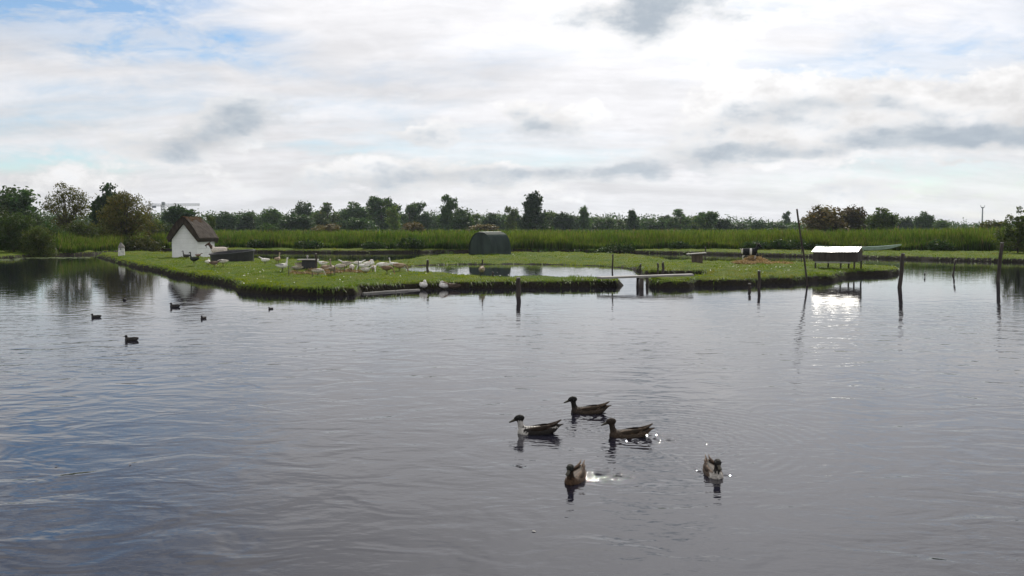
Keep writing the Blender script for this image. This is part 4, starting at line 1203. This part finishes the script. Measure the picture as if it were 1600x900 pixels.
r = np.random.default_rng(61); vv, ff = [], []; off = 0
spots = []
for (px0, px1, py0, py1, n) in ((800, 920, 398, 412, 40), (1100, 1240, 416, 428, 34), (380, 560, 418, 446, 24), (700, 800, 428, 434, 14), (330, 440, 415, 440, 12), (560, 720, 424, 434, 8), (1240, 1330, 412, 424, 8)):
    for k in range(n): spots.append((r.uniform(px0, px1), r.uniform(py0, py1)))
for (px, py) in spots:
    q = ground_at(px, py)
    if q.z < .2: continue
    s = r.uniform(.012, .03); z = q.z + .07
    ring = [(q.x + s * math.cos(1.0472 * k), q.y + s * math.sin(1.0472 * k) * .9, z + .4 * s * math.cos(1.0472 * k + px)) for k in range(6)]
    vv += ring + [(q.x, q.y, z + s * .8)]
    ff += [(off + k, off + (k + 1) % 6, off + 6) for k in range(6)]; off += 7
tag(link('daisies', np_mesh('daisies', vv, ff), M['daisy']), 'white daisies and stray feathers dotted over the turf', 'daisies', kind='stuff')
vv, ff = [], []; off = 0
for k in range(900):
    px = r.uniform(-60, 140) if k % 3 else r.uniform(-60, 45); q = P(px, 402.2 + abs(r.normal(0, 1.0)) + (4 * r.uniform(0, 1) if px < 30 else 0))
    s = r.uniform(.05, .16)
    vv += [(q.x + s * math.cos(1.257 * j + k), q.y + s * math.sin(1.257 * j + k), .006 + .001 * (k % 4)) for j in range(5)]; ff.append([off + j for j in range(5)]); off += 5
tag(link('floating_weed', np_mesh('floating_weed', vv, ff), M['weed']), 'flat green water weed floating along the left shore', 'water weed', kind='stuff')


for k, (px, py, lab) in enumerate(((88, 729, 'small brown leaf floating at lower left, nearest the edge'), (203, 727, 'small brown leaf floating right of the other at lower left'), (834, 831, 'tiny pale leaf floating below the ducks'), (1254, 612, 'tiny pale feather floating right of the ducks'))):
    q = P(px, py); bm = bmesh.new(); cs = [bm.verts.new((.030 * math.cos(a), .016 * math.sin(a), .006 * abs(math.sin(a)))) for a in [6.2832 * j / 8 for j in range(8)]]
    c0 = bm.verts.new((0, 0, .0)); [bm.faces.new((cs[j], cs[(j + 1) % 8], c0)) for j in range(8)]
    e = empty('floating_leaf', (q.x, q.y, .004), k * 1.3, .6); link('blade', bm_mesh('blade', bm, True), M['wood_brown' if k < 2 else 'wood_grey'], e)
    bm = bmesh.new(); tube(bm, [(.028, 0, .004), (.05, .004, .008)], .0015, 4); link('stalk', bm_mesh('stalk', bm), M['wood_brown'], e)
    tag(e, lab, 'leaf' if k < 3 else 'feather')


# ------------------------------------------------------------------ birds
def wing_mesh(name, x0, x1, z, y, rz, tip, n=9, seed=0):
    """folded wing: shell of overlapping feather rows hugging the flank, drawn out to a tip behind"""
    bm = bmesh.new(); rows = []
    m_ = 11
    for i in range(m_):
        t = i / (m_ - 1); x = x1 + (x0 - x1) * t
        env = math.sin(math.pi * min(1, .12 + .80 * t)) ** .6 if t < .55 else (1 - (t - .55) / .45) ** .8 * .95 + .05
        zc = z + tip * t ** 2
        row = []
        for k in range(7):
            a = -1.05 + 2.1 * k / 6
            row.append(bm.verts.new((x + .008 * ((k + i) % 2), y * math.cos(a * .9) * (.35 + .65 * env) * (1 - .55 * t ** 2), zc + rz * env * math.sin(a))))
        rows.append(row)
    for q, w in zip(rows[:-1], rows[1:]):
        for k in range(6): bm.faces.new((q[k], q[k + 1], w[k + 1], w[k]))
    bmesh.ops.solidify(bm, geom=bm.faces[:], thickness=.012 if y > 0 else -.012)
    return bm_mesh(name, bm, True)


def mallard_body():
    bm = bmesh.new()
    loft(bm, [(-.285, .125, .012, .008), (-.25, .108, .035, .018), (-.20, .080, .065, .040), (-.12, .050, .088, .062), (-.02, .040, .098, .074), (.08, .038, .094, .074), (.15, .042, .078, .068), (.195, .050, .050, .048), (.215, .055, .02, .02)], 18)
    loft(bm, [(.10, .03, .05, .05), (.150, .065, .052, .052), (.172, .100, .042, .041), (.182, .135, .035, .034), (.188, .170, .034, .034), (.194, .195, .034, .034)], 14)
    loft(bm, [(.140, .198, .014, .016), (.158, .207, .033, .034), (.192, .212, .040, .041), (.224, .206, .034, .034), (.248, .194, .022, .022), (.258, .189, .012, .012)], 14)
    return fuse('duck_body', bm, .0085, 3)


def duck_bill():
    bm = bmesh.new(); loft(bm, [(.240, .193, .019, .020), (.264, .181, .018, .015), (.290, .169, .021, .011), (.308, .162, .019, .008), (.316, .159, .009, .004)], 10)
    return bm_mesh('bill', bm, True)


BODY = mallard_body(); BILL = duck_bill()
WINGS = {s: wing_mesh('wing', -.255, .10, .075, s * .098, .046, .060) for s in (-1, 1)}
bm = bmesh.new()
for k in range(7):
    a = R(-26 + 52 * k / 6); q0 = Vector((-.20, 0, .10)); dr = Vector((-math.cos(a), math.sin(a), .30))
    tube(bm, [q0, q0 + dr * .06, q0 + dr * (.115 - .012 * abs(k - 3))], [.010, .014, .004], 5)
TAIL = bm_mesh('tail', bm, True)
bm = bmesh.new(); bmesh.ops.create_uvsphere(bm, u_segments=8, v_segments=6, radius=.0055); EYE = bm_mesh('eye', bm, True)
PRIM = {}
for s in (-1, 1):
    bm = bmesh.new()
    for k in range(3): tube(bm, [(-.13 - .02 * k, s * (.055 - .012 * k), .118 + .004 * k), (-.20 - .02 * k, s * (.036 - .008 * k), .140 + .008 * k), (-.262 - .014 * k, s * (.012 + .004 * k), .160 + .012 * k)], [.012, .011, .003], 5)
    PRIM[s] = bm_mesh('wing_tip', bm, True)


def clr(me, fn, seed=0):
    return paint(me.copy(), fn, seed)


def swim_duck(px, py, hd, s, headc, neckc, breastc, bodyc, wingc, label, ring=None, seed=0):
    p = P(px, py); e = empty('duck', (p.x, p.y, -.028), R(hd), s)

    def fn(x, y, z):
        wob = .012 * math.sin(y * 170) + .008 * math.sin(x * 210 + z * 90)
        if z + wob > .172 or (x > .215 and z > .15): return headc
        if z + wob > .105: return neckc
        if x + 2 * wob - .35 * (z - .05) > .135: return breastc
        st = .75 + .5 * (math.sin(x * 160 + y * 60) * math.sin(z * 190 + y * 110) > .1)
        return tuple(c * st for c in bodyc)

    def wf(x, y, z):
        st = .55 + 1.7 * (math.sin(z * 230 + x * 26) > .62)
        return tuple(c * st for c in wingc)
    link('body', clr(BODY, fn, seed), M['plumage'], e)
    link('bill', BILL, M['bill_dark'], e)
    for q in (-1, 1):
        w = link('wing', clr(WINGS[q], wf, seed + 1), M['plumage'], e)
        link('wing_tip', clr(PRIM[q], lambda x, y, z: tuple(c * .8 for c in wingc), seed + 2), M['plumage'], w)
        link('eye', EYE, M['eye'], e, loc=(.218, q * .0345, .218))
    link('tail', clr(TAIL, lambda x, y, z: tuple(c * 1.2 for c in bodyc), seed + 3), M['plumage'], e)
    tag(e, label, 'duck', 'ducks swimming in the foreground')
    return e


DK, BRN, RUS = (.014, .014, .013), (.060, .040, .026), (.11, .062, .032)
WHT = (.62, .60, .56)
dk = [(DK, DK, (.028, .022, .018), (.050, .036, .026), (.10, .070, .048), 'rearmost dark headed brown duck of the swimming group'),
      (DK, (.45, .43, .40), (.50, .48, .44), (.020, .017, .015), (.070, .050, .038), 'duck with dark head, white neck and breast, leftmost of the group'),
      ((.030, .022, .016), (.030, .022, .016), (.045, .031, .021), (.060, .043, .030), (.10, .072, .050), 'brown duck on the right of the pair swimming left'),
      ((.014, .015, .012), (.035, .024, .016), (.070, .042, .025), (.09, .060, .040), (.14, .10, .072), 'rusty brown duck swimming towards the viewer, front left'),
      (DK, (.04, .036, .032), (.46, .43, .39), (.085, .060, .043), (.14, .10, .075), 'brown duck with white breast swimming towards the viewer, front right')]
for (a, c) in zip(DUCKS, dk): swim_duck(*a, *c, seed=int(a[0]))
# rear-up backs of the two ducks that come towards us read higher: small tufts are part of their tails already

# small dark water birds far left: low body, short neck
bm = bmesh.new()
loft(bm, [(-.16, .075, .01, .01), (-.13, .055, .04, .03), (-.06, .035, .065, .055), (.03, .03, .07, .06), (.10, .035, .05, .05), (.13, .045, .02, .02)], 14)
loft(bm, [(.06, .03, .04, .04), (.095, .075, .030, .030), (.11, .105, .026, .026)], 12)
loft(bm, [(.075, .108, .015, .015), (.10, .115, .027, .026), (.125, .112, .02, .02), (.14, .107, .008, .008)], 12)
SB = fuse('water_bird_body', bm, .010, 3)
bm = bmesh.new(); loft(bm, [(.13, .109, .009, .009), (.155, .102, .010, .006), (.172, .098, .006, .003)], 8); SBILL = bm_mesh('bill', bm, True)
SW = {s: wing_mesh('wing', -.15, .06, .055, s * .068, .032, .025) for s in (-1, 1)}
for k, (px, py, hd, s, lab) in enumerate(((150, 496, 200, .95, 'small dark duck swimming alone, leftmost on the pond'), (195, 469, 100, .95, 'small dark duck farthest off below the left trees'),
                                          (273, 480, 172, 1.2, 'small dark duck with pale bill below the hut reflection'), (318, 498, 255, .85, 'small dark duck on the ripples right of the hut reflection'),
                                          (423, 483, 240, .70, 'smallest dark duck near the grassy bank'), (205, 532, 190, 1.05, 'small grey brown duck nearest to us on the left'))):
    p = P(px, py); e = empty('duck', (p.x, p.y, -.012), R(hd), s * .88)
    link('body', clr(SB, lambda x, y, z: (.022, .021, .021) if z > .09 else ((.045, .042, .040) if math.sin(x * 120) * math.sin(z * 160) > 0 else (.030, .028, .027)), k), M['plumage'], e)
    link('bill', SBILL, M['wood_grey'] if k == 2 else M['bill_dark'], e)
    for q in (-1, 1): link('wing', clr(SW[q], lambda x, y, z: (.06, .056, .053), k), M['plumage'], e)
    tag(e, lab, 'duck', 'small ducks on the left of the pond')


# geese and ducks on land
def goose_mesh(pose):
    bm = bmesh.new()
    loft(bm, [(-.36, .335, .02, .012), (-.30, .325, .06, .04), (-.20, .305, .105, .085), (-.08, .295, .130, .118), (.05, .30, .130, .122), (.15, .315, .105, .10), (.21, .33, .06, .06), (.23, .335, .02, .02)], 16)
    if pose == 'up':
        loft(bm, [(.11, .33, .075, .075), (.17, .40, .055, .055), (.20, .47, .040, .040), (.205, .55, .033, .033), (.205, .62, .031, .031), (.22, .66, .033, .033)], 12)
        loft(bm, [(.185, .665, .02, .02), (.215, .672, .038, .038), (.255, .665, .034, .033), (.285, .652, .02, .02)], 12); bl = [(.272, .655, .020, .022), (.31, .640, .019, .014), (.345, .628, .012, .006)]
    elif pose == 'graze':
        loft(bm, [(.10, .33, .08, .075), (.19, .35, .055, .055), (.27, .32, .040, .040), (.33, .25, .034, .034), (.365, .17, .031, .031), (.385, .11, .032, .032)], 12)
        loft(bm, [(.372, .135, .02, .02), (.388, .10, .036, .036), (.402, .065, .032, .032), (.41, .04, .018, .018)], 12); bl = [(.405, .05, .019, .02), (.418, .018, .016, .013), (.426, -.01, .010, .006)]
    elif pose == 'fwd':
        loft(bm, [(.10, .33, .08, .075), (.19, .37, .056, .056), (.27, .415, .040, .040), (.34, .455, .033, .033), (.38, .475, .032, .032)], 12)
        loft(bm, [(.355, .475, .02, .02), (.385, .482, .037, .036), (.425, .474, .032, .031), (.45, .462, .018, .018)], 12); bl = [(.44, .466, .019, .02), (.475, .452, .017, .012), (.505, .440, .010, .005)]
    else:   # tucked: head laid back over the shoulder
        loft(bm, [(.10, .34, .08, .075), (.16, .41, .058, .058), (.14, .47, .046, .046), (.08, .485, .040, .040)], 12)
        loft(bm, [(.12, .478, .03, .03), (.07, .478, .042, .04), (.02, .455, .034, .033), (-.01, .44, .02, .02)], 12); bl = [(.0, .445, .02, .02), (-.04, .432, .018, .012), (-.07, .425, .010, .006)]
    b2 = bmesh.new(); loft(b2, bl, 8)
    return fuse('goose_' + pose, bm, .019, 2), bm_mesh('bill', b2, True)


GOOSE = {k: goose_mesh(k) for k in ('up', 'graze', 'fwd', 'tuck')}
GW = {s: wing_mesh('wing', -.37, .12, .325, s * .136, .085, .035) for s in (-1, 1)}
GLEG = {}
for s in (-1, 1):
    bm = bmesh.new(); tube(bm, [(-.02, s * .06, .22), (-.015, s * .062, .11), (-.03, s * .064, .015)], [.022, .013, .012], 6)
    for a in (-28, 0, 28): tube(bm, [(-.03, s * .064, .012), (-.03 + .085 * math.cos(R(a)), s * .064 + .085 * math.sin(R(a)), .008)], [.010, .006], 5)
    GLEG[s] = bm_mesh('leg', bm, True)
W1, W2, GB, GD = (.72, .70, .66), (.55, .52, .47), (.24, .19, .145), (.055, .045, .038)
TANN = (.34, .26, .18)


def goose(px, py, pose, hd, s, body, wing, head, label, cat='goose', legs=M['bill_orange'], bill='bill_orange', at=None, group='geese on the island'):
    p = ground_at(px, py) if at is None else at
    e = empty('goose' if cat == 'goose' else 'duck', p, R(hd), s)
    me, bl = GOOSE[pose]
    def fn(x, y, z):
        if pose == 'up': t = z > .44
        elif pose == 'graze': t = x > .24
        elif pose == 'fwd': t = x > .24
        else: t = z > .43
        if t: return head
        if x < -.24 or z < .21: return tuple(min(.75, c * 1.35) for c in body)
        return body
    link('body', clr(me, fn, int(px)), M['plumage'], e)
    link('bill', bl, M[bill], e)
    for q in (-1, 1):
        link('wing', clr(GW[q], lambda x, y, z: tuple(c * (1.0 + .35 * (math.sin(x * 70 + z * 20) > .3)) for c in wing), int(px) + 1), M['plumage'], e)
        link('leg', GLEG[q], legs, e)
    tag(e, label, cat, group)
    return e


BK = M['bill_dark']
goose(291, 406, 'up', 200, .80, (.05, .047, .042), (.045, .042, .038), (.03, .03, .028), 'dark duck with raised neck in front of the hut gable', 'duck', BK, 'bill_dark')
goose(303, 413, 'up', 165, .92, (.022, .026, .024), (.022, .028, .025), (.022, .024, .022), 'upright blackish bird on the bank edge before the hut', 'duck', BK, 'bill_dark')
goose(310, 404, 'fwd', 340, .72, (.22, .15, .11), (.25, .19, .15), (.14, .09, .07), 'brown and white duck at the hut corner', 'duck', BK, 'bill_dark')
goose(325, 416, 'tuck', 75, .72, W1, W1, W1, 'white duck with tucked head left of the trough foot', 'duck')
goose(335, 418, 'fwd', 10, .74, (.17, .12, .095), (.15, .11, .085), (.10, .075, .06), 'brown duck between two white birds before the trough', 'duck', BK, 'bill_dark')
goose(348, 416, 'graze', 185, .82, W2, (.5, .48, .44), W1, 'greyish white goose feeding at the trough foot')
goose(414, 414, 'fwd', 160, .86, W1, W1, W1, 'white goose stretching its neck beside the trough right end')
goose(434, 412, 'up', 70, .86, (.38, .30, .22), (.36, .28, .20), (.36, .29, .22), 'tan goose with raised neck facing away, behind the white one')
goose(442, 425, 'up', 25, .90, W1, (.30, .30, .31), W1, 'white goose with grey wings standing left of the fence')
goose(472, 423, 'fwd', 15, .95, (.40, .35, .29), (.36, .31, .25), W1, 'grey brown goose with white head before the feeding box')
goose(464, 427, 'graze', 190, .80, (.30, .28, .22), (.30, .27, .20), (.32, .29, .24), 'dull grey goose grazing behind the first fence post')
goose(504, 419, 'fwd', 180, .82, W1, (.5, .44, .36), W1, 'white goose right of the feeding box')
goose(509, 426, 'graze', 225, .84, (.32, .24, .17), (.30, .23, .17), (.22, .17, .13), 'brown goose grazing below the white one at the feeding box')
goose(519, 430, 'up', 262, .98, (.33, .26, .20), (.30, .24, .18), (.36, .29, .23), 'tan goose standing upright facing us inside the fence')
goose(541, 420, 'fwd', 175, .88, (.45, .41, .36), (.38, .34, .30), W1, 'grey and white goose behind the fence, left of a pair')
goose(550, 426, 'graze', 285, .88, (.58, .54, .48), (.5, .45, .39), W2, 'pale goose with lowered head, right of the fenced pair')
goose(568, 424, 'graze', 200, .84, W1, (.56, .53, .5), W1, 'white goose grazing at the last fence post')
goose(578, 421, 'tuck', 30, .92, W1, W1, W1, 'plump white goose behind the grass tuft')
goose(584, 427, 'graze', 290, .88, (.42, .35, .28), (.38, .31, .25), W1, 'pale brown goose grazing just right of the grass tuft')
goose(598, 424, 'graze', 205, 1.0, W1, (.62, .58, .52), W1, 'largest white goose grazing in the middle of the flock')
goose(605, 428, 'graze', 340, .84, (.20, .135, .09), (.18, .12, .08), (.24, .16, .11), 'rusty brown goose feeding in front of the largest white one')
goose(625, 425, 'graze', 348, .96, (.34, .25, .17), (.30, .21, .14), (.22, .16, .11), 'brown goose grazing alone at the pond edge')
goose(753, 432, 'up', 86, 1.0, (.33, .27, .20), (.30, .24, .17), (.05, .042, .035), 'upright brown goose with dark neck on the strip before the pond')
goose(532, 424, 'graze', 160, .80, (.50, .47, .42), (.44, .40, .35), W1, 'pale grey goose feeding on the straw between fence posts')
goose(560, 419, 'fwd', 20, .80, W1, (.60, .57, .52), W1, 'small white goose at the back of the flock, neck stretched right')
goose(614, 420, 'up', 200, .78, W1, W1, W1, 'white goose with raised neck at the back near the pond')
goose(497, 432, 'graze', 30, .78, (.46, .42, .36), (.40, .36, .30), W2, 'pale goose feeding in front of the low wire fence')
goose(572, 430, 'fwd', 335, .76, W2, (.48, .44, .40), W1, 'pale goose nearest the bank edge right of the fence')
for a_ in ((662, 452.6, 'tuck', 300, .92, W1, W1, W1, 'white goose resting at the waterline of the bank'), (694, 452.2, 'tuck', 200, .82, W1, (.66, .64, .6), W2, 'white bird asleep beside the brown duck at waterline')):
    q = P(a_[0], a_[1]); goose(*a_, at=Vector((q.x, q.y, -.10)), group='birds at the foot of the bank')
q = P(708, 452.2); goose(708, 452, 'fwd', 184, .82, (.085, .062, .045), (.07, .05, .038), (.28, .20, .14), 'brown duck with pale tail at the foot of the bank', 'duck', BK, 'bill_dark', at=Vector((q.x, q.y, -.12)), group='birds at the foot of the bank')


# ------------------------------------------------------------------ goats
def goat(loc, hd, s, fn, label, head_turn=0.0, alert=0.0, horn_len=1.0, seed=0):
    e = empty('goat', loc, R(hd), s)
    bm = bmesh.new()
    loft(bm, [(-.50, .60, .05, .07), (-.46, .60, .12, .14), (-.32, .575, .165, .185), (-.10, .545, .185, .205), (.12, .55, .175, .200), (.28, .575, .135, .175), (.38, .60, .07, .09)], 16)
    loft(bm, [(.24, .62, .10, .13), (.34, .72, .075, .105), (.43, .83, .062, .082), (.48, .90 + alert, .058, .07)], 12)
    ct_, st_ = math.cos(head_turn), math.sin(head_turn)
    hb = bmesh.new()
    loft(hb, [(-.05, .02, .05, .05), (.0, .02, .068, .075), (.07, -.005, .060, .066), (.15, -.05, .043, .048), (.22, -.09, .036, .038), (.25, -.105, .02, .022)], 12)
    for q in (-1, 1): tube(hb, [(-.01, q * .05, .03), (-.02, q * .12, .015), (-.03, q * .19, -.02)], [.018, .03, .008], 6)
    bmesh.ops.rotate(hb, matrix=Matrix.Rotation(head_turn, 3, 'Z'), verts=hb.verts); bmesh.ops.translate(hb, vec=(.48, 0, .92 + alert), verts=hb.verts)
    tmp = bpy.data.meshes.new('t'); hb.to_mesh(tmp); hb.free(); bm.from_mesh(tmp); bpy.data.meshes.remove(tmp)
    for q in (-1, 1):
        loft(bm, [(.26, .58, .075, .10), (.27, .44, .05, .06), (.275, .32, .036, .040), (.27, .28, .036, .04), (.27, .10, .026, .028), (.28, .04, .034, .04), (.285, .0, .034, .042)], 10, q * .095)
        loft(bm, [(-.36, .58, .085, .13), (-.32, .44, .062, .09), (-.34, .36, .042, .055), (-.42, .27, .032, .038), (-.40, .20, .026, .030), (-.385, .09, .026, .028), (-.375, .04, .032, .038), (-.37, .0, .034, .04)], 10, q * .10)
    me = paint(fuse('goat_body', bm, .019, 3), fn, seed)
    link('body', me, M['coat'], e)
    rot = Matrix.Rotation(head_turn, 3, 'Z'); o0 = Vector((.48, 0, .92 + alert))
    for q in (-1, 1):
        bm = bmesh.new(); pts_ = []
        for k in range(6):
            t = k / 5; pts_.append(o0 + rot @ Vector((-.01 - .20 * t ** 1.3 * horn_len, q * (.028 + .07 * t), .075 + (.19 * t - .13 * t * t) * horn_len)))
        tube(bm, pts_, [.024, .023, .020, .016, .011, .004], 7); link('horn', bm_mesh('horn', bm, True), M['horn'], e)
        bm = bmesh.new(); bmesh.ops.create_uvsphere(bm, u_segments=8, v_segments=6, radius=.011); bmesh.ops.translate(bm, vec=o0 + rot @ Vector((.06, q * .058, .02)), verts=bm.verts); link('eye', bm_mesh('eye', bm, True), M['eye'], e)
    bm = bmesh.new(); pts_ = [o0 + rot @ Vector(v_) for v_ in ((.17, 0, -.10), (.165, 0, -.16), (.15, 0, -.22))]; tube(bm, pts_, [.024, .018, .004], 6)
    link('beard', bm_mesh('beard', bm, True), M['horn'], e)
    bm = bmesh.new(); tube(bm, [(-.49, 0, .66), (-.54, 0, .72), (-.57, 0, .76)], [.03, .028, .006], 6)
    link('tail', paint(bm_mesh('tail', bm, True), fn, seed), M['coat'], e)
    tag(e, label, 'goat')
    return e


def coat1(x, y, z): return (.085, .055, .040) if x > .30 and z > .62 else (.62, .55, .48)
def coat2(x, y, z):
    if x < -.40 and z > .3: return (.60, .56, .50)
    if z < .36: return (.55, .52, .47)
    if -.02 < x < .10: return (.62, .60, .57)
    return (.012, .012, .013)


tp = Vector(tr.location)
gx, gy = Q(341, tp.y + 1.45), tp.y + 1.45
goat((gx, gy, gz(gx, gy)), 186, 1.05, coat1, 'white goat with brown head and horns behind the trough', horn_len=1.05, seed=5)
p = ground_at(1172, 409.5)
p.y += .55; p.x = Q(1172, p.y); p.z = gz(p.x, p.y)
goat(p, -14, 1.0, coat2, 'black and white goat standing behind the straw heap', head_turn=R(-55), horn_len=.7, seed=6)

# ------------------------------------------------------------------ air
bm = bmesh.new(); box(bm, (0, 700, 18), (3300, 1800, 41)); hz_o = link('haze', bm_mesh('haze', bm)); tag(hz_o, 'thin pale summer haze lying over the whole marsh', 'haze', kind='stuff')
m = bpy.data.materials.new('air'); m.use_nodes = True; T = NT(m.node_tree); T.n.clear()
out = T.n.new('ShaderNodeOutputMaterial'); pv = T.n.new('ShaderNodeVolumePrincipled')
pv.inputs['Color'].default_value = (.75, .87, 1.0, 1); pv.inputs['Density'].default_value = .00013; pv.inputs['Anisotropy'].default_value = .3
T.l.new(pv.outputs[0], out.inputs['Volume'])
hz_o.data.materials.append(m)
